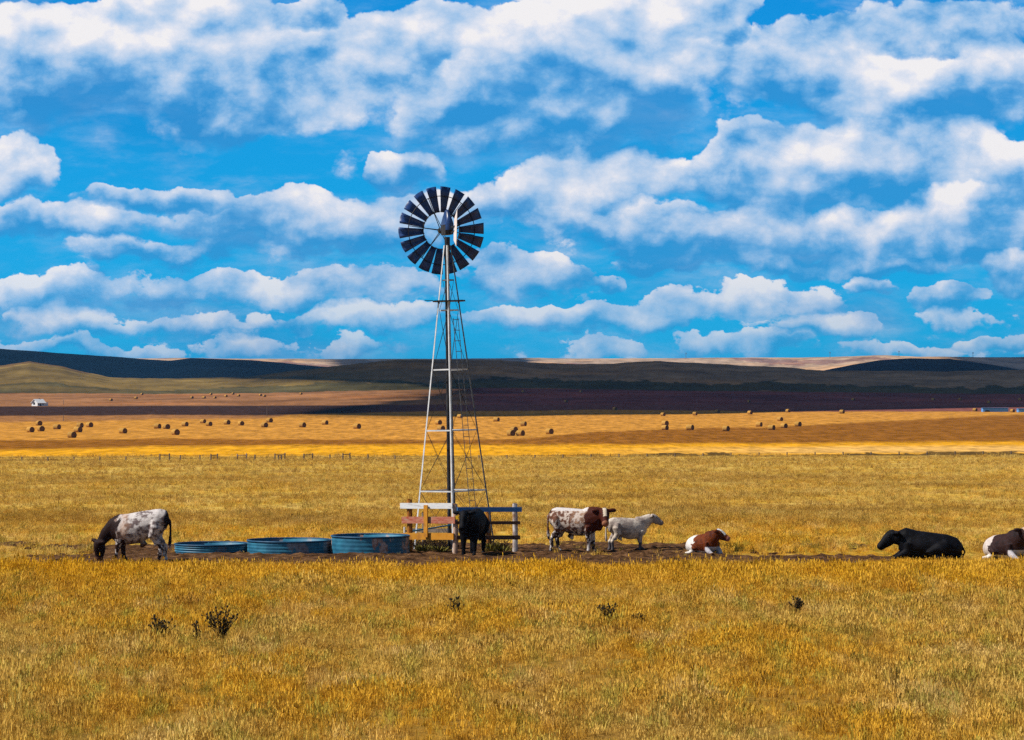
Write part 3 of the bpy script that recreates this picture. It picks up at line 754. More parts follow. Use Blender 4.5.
# 1 grazing bull
def s_graze(bm):
    secs = [(x, z-x*.10-max(0, x)*.04, w, h*1.03) for x, z, w, h in BODY]
    barrel(bm, secs); legs(bm, [(.60, .15, .10), (.36, -.17, -.06)], [(-.66, .17, .03), (-.78, -.17, -.02)]); tail(bm); sheath(bm)
    tube(bm, [(.40, 0, .98), (.62, 0, .93), (.84, .02, .74), (.98, .04, .54), (1.05, .05, .44)], [(.24, .34), (.18, .27), (.13, .19), (.10, .13), (.08, .10)], 14)
    EY[:] = head(bm, (1.03, .05, .53), (.10, .0, -1.0), side=(.72, -.7, 0), s=1.0)
def c_graze(c):
    a = nz(c, 3.2, 2.); b = nz(c, 9., 5.)
    base = mixc(W_, (.15, .11, .11), (a*.9+b*1.1+.16)*1.6)
    base = mixc(base, (.50, .26, .13), (.18-abs(c.x-.28))*3+a*.4) if c.x > 0 else base
    if c.x > .44+a*.12+(.18 if c.z < .6 else 0): base = (.02, .009, .008)
    if c.z < .62 and c.x > .2 and c.x < .75: base = W_ if a > 0.02 else (.05, .025, .02)
    if c.x < -.84+a*.05 and c.z > .3: base = (.018, .01, .01)  # shaded hind end painted dark into the coat
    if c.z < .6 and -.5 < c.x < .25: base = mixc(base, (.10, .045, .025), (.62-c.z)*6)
    if c.z < .5 and c.x < -.5: base = W_ if b+a > -.05 else (.03, .018, .016)
    if c.x > .9 and c.z < .14: base = (.10, .045, .03)
    if c.z < .05 and c.x < .8: base = (.05, .035, .03)
    return base
g0 = P(136.5, 79.8)
animal('bull', 'white roan bull with dark head grazing left of the blue tanks', g0, 171, 1.03, s_graze, c_graze, [], 'bull')
o1 = bpy.data.objects['bull']
for e in EY: bm = bmesh.new(); ell(bm, e, (.02, .02, .02)); build('eye', bm, M['eye'], o1, True)
# 2 standing roan bull, head turned to the viewer
def s_bull(bm):
    barrel(bm, BODY); legs(bm, [(.50, .17, .02), (.44, -.17, .0)], [(-.66, .18, .05), (-.80, -.18, -.03)]); tail(bm); sheath(bm)
    tube(bm, [(.38, 0, 1.02), (.60, -.02, 1.08), (.80, -.07, 1.16), (.92, -.12, 1.22)], [(.27, .38), (.24, .36), (.19, .27), (.14, .18)], 14)
    tube(bm, [(.56, 0, .85), (.74, -.03, .78), (.85, -.08, .95)], [.16, .12, .09], 12)
    ell(bm, (.45, 0, 1.22), (.35, .17, .17))
    EY[:] = head(bm, (.93, -.13, 1.27), (.36, -.74, -.56), s=1.12)
def c_bull(c):
    a = nz(c, 3.0, 4.); b = nz(c, 10., 1.)
    base = mixc((.60, .50, .43), (.13, .05, .028), (a*1.0+b*1.2+.33)*2.2)
    base = mixc(base, (.52, .32, .2), (b*.9+.1))if c.x > -.1 and c.z > .9 else base
    if c.z > 1.28 and c.x < .4: base = W_
    if c.x > .36+a*.08 and c.z > .66: base = (.06, .013, .007)
    if c.x < -.80 and c.z > 1.2: base = (.03, .014, .012)
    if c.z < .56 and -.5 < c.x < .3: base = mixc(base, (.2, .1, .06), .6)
    if c.z < .66: base = mixc(W_, (.04, .02, .018), (b+a*.6+.12)*5)
    hv = Vector((c.x-.93, c.y+.13, c.z-1.27)); d = Vector((.36, -.74, -.56)).normalized(); t = hv.dot(d)
    if c.x > .85 and .0 < t < .36:
        sd = d.cross(Vector((0, 0, 1))).normalized(); up = sd.cross(d)
        if up.z < 0: up = -up
        if abs(hv.dot(sd)) < .055 and (hv-d*t).dot(up) > .03: base = (.66, .55, .42)
    if c.x > .85 and t > .53: base = (.36, .15, .08)
    if c.z < .05: base = (.10, .07, .06)
    return base
o2 = animal('bull', 'brown and white roan bull standing with white blazed face turned to viewer', P(577, 84.6), -22, .97, s_bull, c_bull, [], 'bull')
for e in EY: bm = bmesh.new(); ell(bm, e, (.02, .02, .02)); build('eye', bm, M['eye'], o2, True)
# 3 pale calf
def s_calf(bm):
    barrel(bm, [(x, z-.03, w*.95, h*1.02) for x, z, w, h in BODY]); legs(bm, [(.62, .14, .10), (.36, -.15, -.05)], [(-.80, .16, -.02), (-.74, -.16, .0)]); tail(bm)
    tube(bm, [(-.42, 0, .56), (-.34, 0, .47), (-.32, 0, .40)], [.10, .06, .03], 10)
    tube(bm, [(.40, 0, 1.04), (.62, 0, 1.13), (.82, 0, 1.26), (.95, 0, 1.34)], [(.23, .36), (.19, .29), (.16, .22), (.13, .17)], 14)
    EY[:] = head(bm, (.95, 0, 1.36), (.84, -.16, -.44), s=1.0)
def c_calf(c):
    a = nz(c, 2.6, 8.)
    base = mixc((.64, .55, .46), (.34, .275, .24), (a+.10)*2.0)
    if c.z < .36: base = (.10, .09, .10)
    if c.x > .95: base = mixc((.36, .30, .27), (.17, .14, .135), (c.x-1.12)*3.2)
    if c.x > .88 and (c.y > .16 or c.y < -.24) and c.z > 1.2: base = (.06, .05, .045)
    return base
o3 = animal('calf', 'small pale grey calf standing broadside behind the roan bull', P(629, 85.4), 15, .75, s_calf, c_calf, [], 'calf')
for e in EY: bm = bmesh.new(); ell(bm, e, (.02, .02, .02)); build('eye', bm, M['eye'], o3, True)
# 4 black cow at the fence corner, head towards the viewer
def s_black(bm):
    barrel(bm, [(x, z, w*1.05, h) for x, z, w, h in BODY]); legs(bm, [(.52, .17, .03), (.44, -.17, .0)], [(-.66, .18, .05), (-.76, -.18, .0)]); tail(bm)
    tube(bm, [(.38, 0, 1.02), (.60, -.01, 1.10), (.80, -.03, 1.17), (.90, -.04, 1.20)], [(.26, .36), (.22, .31), (.17, .22), (.13, .16)], 14)
    EY[:] = head(bm, (.88, -.04, 1.27), (.66, .0, -.75), s=1.05)
bl = P(472.5, 83.1)
o4 = animal('cow', 'black cow standing at the wooden fence corner with a yellow ear tag', bl, -102, .98, s_black, lambda c: mixc(BK, (.008, .008, .011), nz(c, 5, 1)+.3), [])
for e in EY: bm = bmesh.new(); ell(bm, e, (.02, .02, .02)); build('eye', bm, M['eye'], o4, True)
bm = bmesh.new(); box(bm, (.965, -.25, 1.165), (.015, .085, .11), Matrix.Rotation(R(8), 3, 'X')); build('ear_tag', bm, M['yellow_tag'], o4)
# 5 / 7 lying cattle facing right, 6 lying black cow facing left
def s_lie(bm, headd=(.84, .05, -.35), pz=.92, px=.78, py=0.0, nk=1.0):
    secs = [(-.92, .30, .14, .20), (-.80, .34, .30, .31), (-.55, .38, .36, .36), (-.2, .40, .40, .39), (.15, .43, .38, .41), (.42, .47, .32, .40), (.60, .50, .22, .32), (.70, .50, .12, .2)]
    barrel(bm, secs)
    ell(bm, (.42, 0, .70*nk), (.40, .22, .18))
    tube(bm, [(.05, 0, .52), (.36, py*.2, .58), (.54, py*.5, .68), (px-.06, py*.8, pz-.12), (px+.03, py, pz-.02)], [(.2, .22), (.29, .37*nk), (.25, .32*nk), (.19, .24*nk), (.13, .15)], 16)
    for sg in (-1, 1):   # folded legs
        tube(bm, [(-.55, .25*sg, .42), (-.35, .36*sg, .32), (-.05, .42*sg, .20), (-.25, .46*sg, .10), (-.5, .45*sg, .07), (-.6, .44*sg, .05)], [(.17, .22), (.15, .2), (.10, .12), (.07, .07), (.05, .05), (.05, .05)], 12)
        tube(bm, [(.42, .22*sg, .48), (.48, .27*sg, .25), (.68, .26*sg, .14), (.84, .24*sg, .10), (.66, .22*sg, .06), (.5, .22*sg, .05)], [(.13, .18), (.11, .13), (.085, .09), (.065, .065), (.05, .05), (.05, .05)], 12)
    tube(bm, [(-.90, 0, .46), (-1.0, .08, .25), (-.92, .2, .08), (-.75, .35, .05)], [.04, .03, .03, .045], 8)
    EY[:] = head(bm, (px, py, pz), headd, s=1.08)
def c_lie(rb, dk, blaze, hd_, wx=0.0, wh=(.70, .66, .63)):
    d = Vector(hd_).normalized()
    def f(c):
        a = nz(c, 2.6, 3.); b = nz(c, 8, 6.)
        base = mixc(rb, dk, a+.35+.5*b)
        if c.x < -.02+a*.2 - .12 - wx - max(0, c.z-.45)*.35: base = wh
        if c.z < .17 and c.x < .35: base = (.72, .68, .64)
        if c.x > .52 and c.z < .34: base = (.55, .52, .55)
        hv = Vector((c.x-.78, c.y-HP[1], c.z-.92)); t = hv.dot(d); sd = d.cross(Vector((0, 0, 1))).normalized(); up = sd.cross(d)
        if up.z < 0: up = -up
        pp = hv-d*t
        if c.x > .62 and c.z > .6 and -.02 < t < .36 and pp.dot(up) > .035 and abs(pp.dot(sd)) < .1: base = blaze
        if c.x > .7 and t > .46 and c.z > .5: base = (.34, .13, .10)
        return base
    return f
HP = [0, 0.0]
h5 = (.62, .62, -.42)
o5 = animal('cow', 'red brown and white cow lying on the soil right of the pale calf', P(704, 83.8, -.02), -56, .76, lambda bm: s_lie(bm, h5), c_lie((.15, .033, .008), (.055, .012, .006), (.74, .72, .70), h5), [])
for e in EY: bm = bmesh.new(); ell(bm, e, (.02, .02, .02)); build('eye', bm, M['eye'], o5, True)
h6 = (.72, .18, -.62)
o6 = animal('cow', 'black cow lying in the grass facing left, by itself', P(925.5, 81.2, -.03), 176, 1.10, lambda bm: s_lie(bm, h6, pz=.75, px=.82, py=-.03, nk=.80), lambda c: mixc(BK, (.008, .008, .012), nz(c, 5, 1)+.3), [])
for e in EY: bm = bmesh.new(); ell(bm, e, (.02, .02, .02)); build('eye', bm, M['eye'], o6, True)
h7 = (.80, .1, -.52)
o7 = animal('cow', 'dark brown cow with white rump lying at the right edge of the photo', P(1006.5, 81.2, -.03), -62, .94, lambda bm: s_lie(bm, h7), c_lie((.034, .016, .015), (.016, .010, .011), (.66, .45, .28), h7, .08, (.58, .50, .46)), [])
for e in EY: bm = bmesh.new(); ell(bm, e, (.02, .02, .02)); build('eye', bm, M['eye'], o7, True)

o6.scale = (1.10, 1.10, 1.0)
# ---------------------------------------------------------------- thistles and weeds
def thistle(px, py, wpx, hpx, n, label):
    p = hit(px, py+3); s = p.y/F; n = int(n*1.5); W, H = wpx*s*1.35, hpx*s*1.18+.05
    bm = bmesh.new()
    for i in range(n):
        a = random.uniform(0, 6.28); rr = random.uniform(.25, 1)
        top = Vector((math.cos(a)*W*.5*rr, math.sin(a)*W*.4*rr, H*random.uniform(.55, 1)*(1.0 if rr > .4 else 1.0)))
        m1 = Vector((top.x*.35, top.y*.35, top.z*.5)); rad = .007
        tube(bm, [(0, 0, -.03), m1, top], [rad*1.3, rad, rad*.7], 5)
        ell(bm, top, (.02, .02, .026), None, 7, 5)
        for j in range(6):      # twigs, seed heads and curled leaves
            t = random.uniform(.25, .95); q = m1.lerp(top, (t-.5)*2) if t > .5 else Vector((0, 0, 0)).lerp(m1, t*2)
            e = q+Vector((random.uniform(-1, 1), random.uniform(-1, 1), random.uniform(.1, 1.1)))*H*.17
            tube(bm, [q, e], [rad*.8, rad*.5], 4)
            if random.random() < .55: ell(bm, e, (.017, .017, .02), None, 6, 5)
            k = Vector((random.uniform(-1, 1), random.uniform(-1, 1), random.uniform(-.4, .6))).normalized()*.05
            s2 = k.cross(Vector((0, 0, 1))).normalized()*.013
            v = [bm.verts.new(w_) for w_ in (q, q+k*.5+s2, q+k, q+k*.5-s2)]; bm.faces.new(v)
    o = build('thistle', bm, M['thistle']); o.location = p
    return tag(o, label, 'thistle', 'dried thistles in the near grass')
thistle(160, 640, 24, 22, 13, 'broad dark dried thistle, left of the tall one in near grass')
thistle(197, 643, 9, 19, 3, 'thin sparse thistle stalk between the two big dark thistles')
thistle(221, 641, 29, 30, 15, 'largest and tallest dark dried thistle in near grass')
thistle(456.5, 616, 13, 17, 6, 'small dark thistle below the fence corner and black cow')
thistle(607, 622, 17, 17, 9, 'dark thistle in grass below the pale calf')
thistle(640, 624, 15, 11, 6, 'low spreading thistle in grass right of the one below the calf')
thistle(797, 613, 14, 15, 8, 'lone dark thistle in grass below the gap between lying cows')
def weed(px, D, w, h, n, label):
    p = P(px, D); bm = bmesh.new()
    for i in range(n):
        a = random.uniform(0, 6.28); r = random.uniform(0, w); b0 = Vector((math.cos(a)*r*.5, math.sin(a)*r*.4, -.03))
        tip = b0+Vector((math.cos(a)*w*.5, math.sin(a)*w*.5, h*random.uniform(.4, 1))); s = Vector((math.cos(a+1.5), math.sin(a+1.5), 0))*.012
        m1 = b0.lerp(tip, .55)+Vector((0, 0, h*.08))
        v = [bm.verts.new(q) for q in (b0-s, b0+s, m1+s, m1-s, tip)]; bm.faces.new(v[:4]); bm.faces.new((v[3], v[2], v[4]))
    o = build('weed_tuft', bm, M['weed']); o.location = p
    return tag(o, label, 'weed', 'weed tufts at the foot of the tower')
def brush(px, D, w, h, n, label):
    p = P(px, D); bm = bmesh.new()
    for i in range(n):
        q = Vector((random.uniform(-w, w), random.uniform(-.35, .35), -.03)); e = q+Vector((random.uniform(-.3, .3), random.uniform(-.2, .2), h*random.uniform(.35, 1)))
        m1 = q.lerp(e, .5)+Vector((random.uniform(-.08, .08), 0, .04)); tube(bm, [q, m1, e], [.012, .009, .005], 4)
        for j in range(3):
            a = m1.lerp(e, random.random()); tube(bm, [a, a+Vector((random.uniform(-.14, .14), random.uniform(-.1, .1), random.uniform(-.02, .14)))], [.007, .004], 4)
    o = build('dry_brush', bm, M['thistle_brown']); o.location = p
    return tag(o, label, 'dry brush')
M['thistle_brown'] = speckle('dead_brush', (0.02, 0.012, 0.007), (0.08, 0.045, 0.02), 20, 0.95)
brush(432, 85.9, .62, .42, 150, 'dark tangle of dead brush behind the orange boards under the tower')
brush(497, 85.6, .3, .36, 45, 'thin dead brush behind the lower brown board right of black cow')
weed(423, 84.9, .38, .30, 90, 'yellow green weed tuft under the orange boards, beside their upright')
weed(440, 85.0, .45, .24, 90, 'low weed tuft under the orange boards near the corner post')
weed(491, 84.6, .40, .42, 90, 'green weed tuft behind the right flank of the black cow')
weed(502, 84.9, .40, .34, 70, 'sparse weed tuft under the brown boards by the white post')

# ---------------------------------------------------------------- straw bales
def bale_mesh():
    bm = bmesh.new(); n, L = 28, .78; r = .72
    xs = [(-L, .0), (-L, .62), (-L*.985, .9), (-L*.93, 1.0), (-L*.5, 1.015), (0, 1.0), (L*.5, 1.015), (L*.93, 1.0), (L*.985, .9), (L, .62), (L, .0)]
    rings = []
    for x, k in xs[1:-1]:
        row = []
        for q in range(n):
            a = 2*math.pi*q/n; j = 1+.03*mn.noise((x*2, math.cos(a)*2, math.sin(a)*2))
            row.append(bm.verts.new((x+.02*mn.noise((math.cos(a)*5*k, math.sin(a)*5*k, x)), math.cos(a)*r*k*j*1.03, max(math.sin(a)*r*k*j, -r*.93)+r*.93)))
        rings.append(row)
    for a, b in zip(rings, rings[1:]):
        for q in range(n): bm.faces.new((a[q], a[(q+1) % n], b[(q+1) % n], b[q]))
    for row, x, f in ((rings[0], -L-.02, 1), (rings[-1], L+.02, -1)):
        c = bm.verts.new((x, 0, r*.93))
        for q in range(n): bm.faces.new((row[q], row[(q+1) % n], c))
    return bm
M['bale_end'] = speckle('shade_darkened_bale_end', (0.06, 0.03, 0.009), (0.19, 0.10, 0.028), 5, 0.95)  # bale ends coloured dark to stand for their shaded side
b_src = build('straw_bale', bale_mesh(), M['straw'], None, False)
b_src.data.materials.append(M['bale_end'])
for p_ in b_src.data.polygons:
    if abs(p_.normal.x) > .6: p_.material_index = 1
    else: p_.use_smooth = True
ST = 'round straw bale '
BALES = [
 (39, 425.5, 'in left field, farthest back of the leftmost four'), (30.5, 432.3, 'leftmost in the left field'), (41, 431.3, 'in left field, close right of the leftmost bale'), (57, 429.3, 'in left field, standing apart right of the leftmost trio'),
 (80, 427.5, 'in left field, left one of a close side by side pair'), (89.5, 427.2, 'in left field, right one of a close side by side pair'), (78, 432.3, 'in left field, just in front of a close pair'), (72, 437.8, 'nearest in the left field, beside the brown strip'),
 (123, 433.5, 'alone in left field between two clusters'), (157.5, 428.6, 'in left field, left of two level ones above the grazing bull'), (166.5, 429, 'in left field, right of two level ones above the grazing bull'), (175.5, 435, 'in left field, nearest above the grazing bull rump'),
 (185, 426.3, 'in left field, between the bull pair and a row at back'), (203, 423.3, 'in left field, farthest back, at the dark strip'), (209, 426, 'in left field, just in front of the farthest back bale'), (227, 424.5, 'in left field, right of the back pair'), (241, 425.5, 'in left field, broad one with twin dark ends'),
 (269.5, 422.5, 'in mid left field, back one of two at the thin pole foot'), (264.5, 427.3, 'in mid left field, front one of two at the thin pole foot'), (302.5, 427.3, 'in mid left field, right of the thin pole'), (325, 424.6, 'in mid left field, large and farther back'), (357, 428.8, 'in mid left field, last one before the windmill'),
 (438.5, 424.6, 'seen through the windmill tower, upper larger one'), (441, 431, 'seen through the windmill tower, lower small one'), (460, 418, 'seen behind the windmill ladder, near the shadow edge'), (496.5, 421.5, 'just right of the windmill, standing alone'),
 (523.5, 426, 'right of the windmill, above a cluster of three'), (514, 432, 'right of the windmill, back one of a cluster of three'), (511, 435.8, 'right of the windmill, left front one of a cluster of three'), (520.5, 435.8, 'right of the windmill, right front one of a cluster of three'), (549.5, 434, 'right of the windmill, alone beside the brown field tip'),
 (615, 410.3, 'on the cloud shadow edge above the roan bull'), (665, 425.5, 'in right field, back one of two in line, front to back'), (665, 430, 'in right field, front one of two in line, front to back'), (690, 430, 'alone at the brown field edge above the lying red cow'), (695, 415.4, 'in right field, broad one up near the crest'),
 (717.5, 413, 'on the crest of right field, left one of two spaced bales'), (750, 414.3, 'on the crest of right field, right one of two spaced bales'), (726, 431, 'in right field, small one at the brown field edge'), (759, 426.6, 'in right field, leftmost of the right hand four'),
 (771.5, 430, 'in right field, nearest of the right hand four'), (784, 428, 'in right field, third of the right hand four'), (798, 426.4, 'in right field, rightmost of the right hand four'), (780, 421, 'in right field, alone behind the right hand four'), (975, 411.3, 'on the crest left of the blue shed'), (1012.5, 412.3, 'on the crest right of the blue shed'),
 (111, 401, 'on far pink field, nearest the white house'), (136, 399, 'on far pink field, second from the white house'), (142, 395, 'on far pink field, up at the green hill foot'), (192, 398.6, 'on far pink field, left end of the middle row'), (204, 398.6, 'on far pink field, second in the middle row'),
 (211, 395, 'on far pink field, big one behind the middle row'), (215, 398.6, 'on far pink field, last in the middle row'), (226, 397, 'on far pink field, right of the middle row'), (233, 394.6, 'on far pink field, highest at right by the hill foot'), (238.5, 396.6, 'on far pink field, right end of the group'),
 (260.5, 396, 'on far pink field, left one of the touching pair'), (264.5, 397, 'on far pink field, right one of the touching pair'), (301, 394.6, 'on far field, alone where the cloud shadow begins'),
 (523, 392.5, 'in cloud shadow on the far slope, right of the windmill'), (581, 392.5, 'in cloud shadow on the far slope, above the roan bull'), (566, 402.5, 'in cloud shadow on dark field, above the gap between windmill and bull'), (749, 402.5, 'in cloud shadow on dark field, right of centre'), (788, 412.4, 'small, on right field crest near the shadow'), (842, 413.4, 'tiny, half sunk behind the right field crest'),
 (853, 400.5, 'in cloud shadow on dark field, leftmost of the far right row'), (933, 400.5, 'in cloud shadow on dark field, second in the far right row'), (960, 400.5, 'in cloud shadow on dark field, third in the far right row'), (989, 403.5, 'in cloud shadow just above the blue shed'), (1020, 400.5, 'in cloud shadow at the right edge of the photo'), (663, 416, 'tiny, up on the right field, left of the broad one')]
for i, (px, py, lb) in enumerate(BALES):
    o = b_src if i == 0 else b_src.copy()
    if i: link(o)
    p = hit(px, py); p.z -= .06; o.location = p
    o.rotation_euler = (0, 0, R(random.uniform(-58, -30))); s = random.uniform(.86, .98); o.scale = (s*random.uniform(.95, 1.1), s, s)
    tag(o, ST+lb, 'straw bale', 'round straw bales on the fields')

# ---------------------------------------------------------------- far things: house, sheds, poles, field fence
def gable(name, px, py, wid, dep, hw, hr, yaw, mw, mr, label, cat, over=.4, chim=False):
    p = hit(px, py); o = empty(name, p, R(yaw)); tag(o, label, cat)
    bm = bmesh.new(); w, d = wid/2, dep/2
    v = [bm.verts.new(q) for q in ((-w, -d, -.5), (w, -d, -.5), (w, d, -.5), (-w, d, -.5), (-w, -d, hw), (w, -d, hw), (w, d, hw), (-w, d, hw), (-w, 0, hw+hr-.15), (w, 0, hw+hr-.15))]
    for f in ((0, 1, 5, 4), (2, 3, 7, 6), (1, 2, 6, 9, 5), (3, 0, 4, 8, 7)): bm.faces.new([v[i] for i in f])
    build('wall', bm, M[mw], o)
    bm = bmesh.new()
    sl = math.atan2(hr, d)
    for sg in (-1, 1):
        L = math.hypot(hr, d)+over
        c = Vector((0, sg*(d/2+over*.5*math.cos(sl)), hw+hr/2-over*.5*math.sin(sl)))
        box(bm, c, (wid+2*over, L, .15), Matrix.Rotation(-sg*sl, 3, 'X'))
    rf = build('roof', bm, M[mr], o)
    return o, w, d, rf
h, w, d, rf = gable('house', 38.5, 406, 4.4, 3.9, 1.5, 1.5, 50, 'white_wall', 'white_wall', 'small white gabled house on the far left field', 'house')
bm = bmesh.new(); box(bm, (.5, .2, 3.1), (.4, .4, .6)); build('chimney', bm, M['brown_board'], rf)
bm = bmesh.new(); box(bm, (-.5, -d-.02, .75), (.8, .06, 1.5)); build('door', bm, M['dark_gap'], h)
for x in (-1.5, .9):
    bm = bmesh.new(); box(bm, (x, -d-.02, .9), (.65, .06, .7)); build('window', bm, M['dark_gap'], h)
bm = bmesh.new(); box(bm, (-w-.02, .3, 1.1), (.06, 1.2, 1.0)); build('window', bm, M['dark_gap'], h)
h2 = bpy.data.objects.new('lean_to', None); link(h2); h2.parent = h
bm = bmesh.new(); box(bm, (w+.9, 0, .6), (1.8, 3.6, 2.0)); lt = build('annex', bm, M['white_wall'], h); bpy.data.objects.remove(h2)
def shed(px0, px1, py, hpx, label, door):
    p = hit((px0+px1)/2, py); D = p.y; L = (px1-px0)*D/F; H = hpx*D/F
    o = empty('shed', p); tag(o, label, 'shed', 'low blue sheds on the crest')
    bm = bmesh.new(); box(bm, (0, 2, H*.42-.3), (L, 4, H*.84+.6)); build('wall', bm, M['shed_blue'], o)
    bm = bmesh.new(); box(bm, (0, 2, H*.92), (L+.3, 4.4, .16), Matrix.Rotation(R(-3), 3, 'X')); build('roof', bm, M['shed_blue'], o)
    if door:
        bm = bmesh.new(); n = 12; x0 = -L*.33; r = L*.11
        f = [bm.verts.new((x0+r*math.cos(math.pi*k/n), -.03, H*.45*math.sin(math.pi*k/n))) for k in range(n+1)]
        g = [bm.verts.new((v.co.x, -.004, v.co.z)) for v in f]
        bm.faces.new(f); bm.faces.new(g[::-1])
        for k in range(n): bm.faces.new((f[k], f[k+1], g[k+1], g[k]))
        build('doorway', bm, M['dark_gap'], o)
shed(983, 1008.3, 411.9, 4.0, 'long low bright blue shed with dark arched opening between two bales', True)
shed(1018.5, 1034, 412.2, 3.6, 'low blue shed cut off by the right edge of the photo', False)
def pole(px, py, h, r, arms, label, grp='utility poles on the skyline'):
    p = hit(px, py); bm = bmesh.new()
    tube(bm, [(0, 0, -.5), (0, 0, h)], [r, r*.8], 8)
    o = empty('utility_pole', p); tag(o, label, 'utility pole', grp); build('pole', bm, M['grey_wood'], o)
    for a in arms:
        bm = bmesh.new(); box(bm, (0, -r, h*a), (h*.28, r, r*1.1)); build('crossarm', bm, M['grey_wood'], o)
    return o
pole(267, 416.5, 4.4, .10, (), 'thin bare pole standing in left field above the blue tanks', 'thin field poles')
pole(63.5, 404.5, 2.2, .10, (), 'short thin post right of the white house', 'thin field poles')
pole(63.5, 421, 1.9, .09, (), 'short thin post at the back of the left field', 'thin field poles')
for px, y in ((686, 'on the skyline above the lying red cow'), (830, 'on the skyline left of the pale far ridge end'), (899, 'on the skyline at the pale ridge top above black lying cow'), (973, 'rightmost on the skyline')):
    yc = float(np.interp(px, *C4)); pole(px, yc+.25, 13, .45, (.94, .82), 'tiny utility pole '+y)
# field fence: brace posts seen along the pasture's far edge
ff = empty('wire_fence', hit(260, 461)); tag(ff, 'old wire fence with braced posts along the far edge of the pasture', 'fence')
b0 = ff.location.copy(); tops = []
def fpost(px, h, m='grey_wood', D=None):
    yl = float(np.interp(px, [0, 256, 512, 760, 1024], [461.2, 460.2, 458.8, 455.8, 454.2])); p = hit(px, yl)
    bm = bmesh.new(); tube(bm, [p-b0+Vector((0, 0, -.2)), p-b0+Vector((0, 0, h))], [.10, .09], 7); build('post', bm, M[m], ff)
    tops.append(p-b0+Vector((0, 0, h*.85))); return p-b0
def brace(p, q, h, m='grey_wood'):
    bm = bmesh.new(); bar(bm, p+Vector((0, 0, h)), q+Vector((0, 0, h)), .07, .10); build('rail', bm, M[m], ff)
for px in range(-30, 150, 26): fpost(px, .55)
for a, b, hgt, m in ((160, 169.5, .85, 'grey_wood'), (211, 217.5, .8, 'grey_wood'), (237.5, 246.5, .8, 'white_post'), (275, 285, .85, 'grey_wood'), (304, 312.5, .8, 'grey_wood'), (343, 350, .85, 'grey_wood')):
    p, q = fpost(a, hgt, m), fpost(b, hgt+.05, 'grey_wood' if m != 'white_post' else m); brace(p, q, hgt*.8, m)
for px in (278.5, 281.5, 180.5, 200, 255, 330, 368): fpost(px, .7)
for px in range(395, 1060, 28): fpost(px, .5)
tops.sort(key=lambda v: v.x)
bm = bmesh.new()
for k in (0, .3):
    tube(bm, [v-Vector((0, 0, k)) for v in tops], .012, 4)
build('wire', bm, M['dark_steel'], ff)

# ---------------------------------------------------------------- overhead clouds (out of frame) that lay the cloud shadows on the hills
mc, tcl, bcl = mat('cloud_white'); bcl.inputs['Base Color'].default_value = (.85, .86, .88, 1); bcl.inputs['Roughness'].default_value = 1
f_ = tcl.noise(tcl.n('ShaderNodeTexCoord').outputs['Object'], .02, 4); tcl.put(bcl.inputs['Base Color'], tcl.ramp(f_, [(.3, (.8, .81, .83)), (.7, (.88, .88, .9))]))
tr_ = tcl.n('ShaderNodeBsdfTransparent'); mx_ = tcl.n('ShaderNodeMixShader')
tk = tcl.n('ShaderNodeVertexColor', layer_name='thick').outputs[0]
tcl.put(mx_.inputs[0], tcl.m('MULTIPLY', tcl.sstep(tk, 0.0, 1.0), .80)); tcl.t.links.new(tr_.outputs[0], mx_.inputs[1]); tcl.t.links.new(bcl.outputs[0], mx_.inputs[2])
tcl.t.links.new(mx_.outputs[0], [n for n in tcl.t.nodes if n.type == 'OUTPUT_MATERIAL'][0].inputs[0])
def cloud(poly, alt, thick, edge_=90):
    """poly: ground outline (px, D) of the shadow"""
    pts = [Vector(((px-512)/F*D, D, 0)) for px, D in poly]
    zg = np.mean([float(height(p.x, p.y)) for p in pts])
    # resample and roughen the outline
    out = []
    for a, b in zip(pts, pts[1:]+pts[:1]):
        n = max(2, int((b-a).length/25))
        for k in range(n):
            q = a.lerp(b, k/n); out.append(q+Vector((mn.noise(q*.012), mn.noise(q*.012+Vector((9, 9, 0))), 0))*16)
    top = S*((alt-zg)/S.z); c = sum(out, Vector())/len(out)
    bm = bmesh.new(); rings = []
    for z, k in ((0, .97), (.0, 1.0), (.35, 1.0), (.7, .93), (1.0, .7), (1.15, .35)):
        rings.append([bm.verts.new(c+(q-c)*k+top+Vector((0, 0, zg+z*thick*(1+.35*mn.noise(q*.01+Vector((0, 0, z*3))))))) for q in out])
    for a, b in zip(rings, rings[1:]):
        m = len(a)
        for k in range(m): bm.faces.new((a[k], a[(k+1) % m], b[(k+1) % m], b[k]))
    bmesh.ops.triangulate(bm, faces=[bm.faces.new(rings[0][::-1]), bm.faces.new(rings[-1])])
    nv = len(bm.verts)
    i0 = [bm.verts.new(c+(q-c)*.96+top+Vector((0, 0, zg-2))) for q in out]
    i1 = []
    for q in out:
        e = (q-c).normalized(); i1.append(bm.verts.new(q+e*edge_*(.6+.8*abs(mn.noise(q*.008)))+top+Vector((0, 0, zg-2))))
    m = len(i0)
    for k in range(m): bm.faces.new((i0[k], i0[(k+1) % m], i1[(k+1) % m], i1[k]))
    o = build('cloud', bm, mc, None, True); tag(o, kind='structure')
    at = o.data.color_attributes.new('thick', 'FLOAT_COLOR', 'POINT')
    for k, d in enumerate(at.data): d.color = (0, 0, 0, 1) if k >= nv+m else (1, 1, 1, 1)
    return o
cloud([(262, 1010), (330, 960), (420, 930), (500, 965), (615, 1000), (700, 1050), (800, 1110), (930, 1190), (1040, 1215), (1500, 1290), (1600, 2900), (700, 2900), (560, 2850), (330, 2850), (255, 2750), (236, 2450), (268, 2200), (330, 2020), (420, 1880), (470, 1760), (420, 1500), (330, 1250)], 620, 50)
cloud([(-420, 3000), (-100, 3000), (90, 3020), (200, 3060), (345, 3060), (360, 4500), (180, 4560), (-100, 4600), (-420, 4600)], 900, 60)
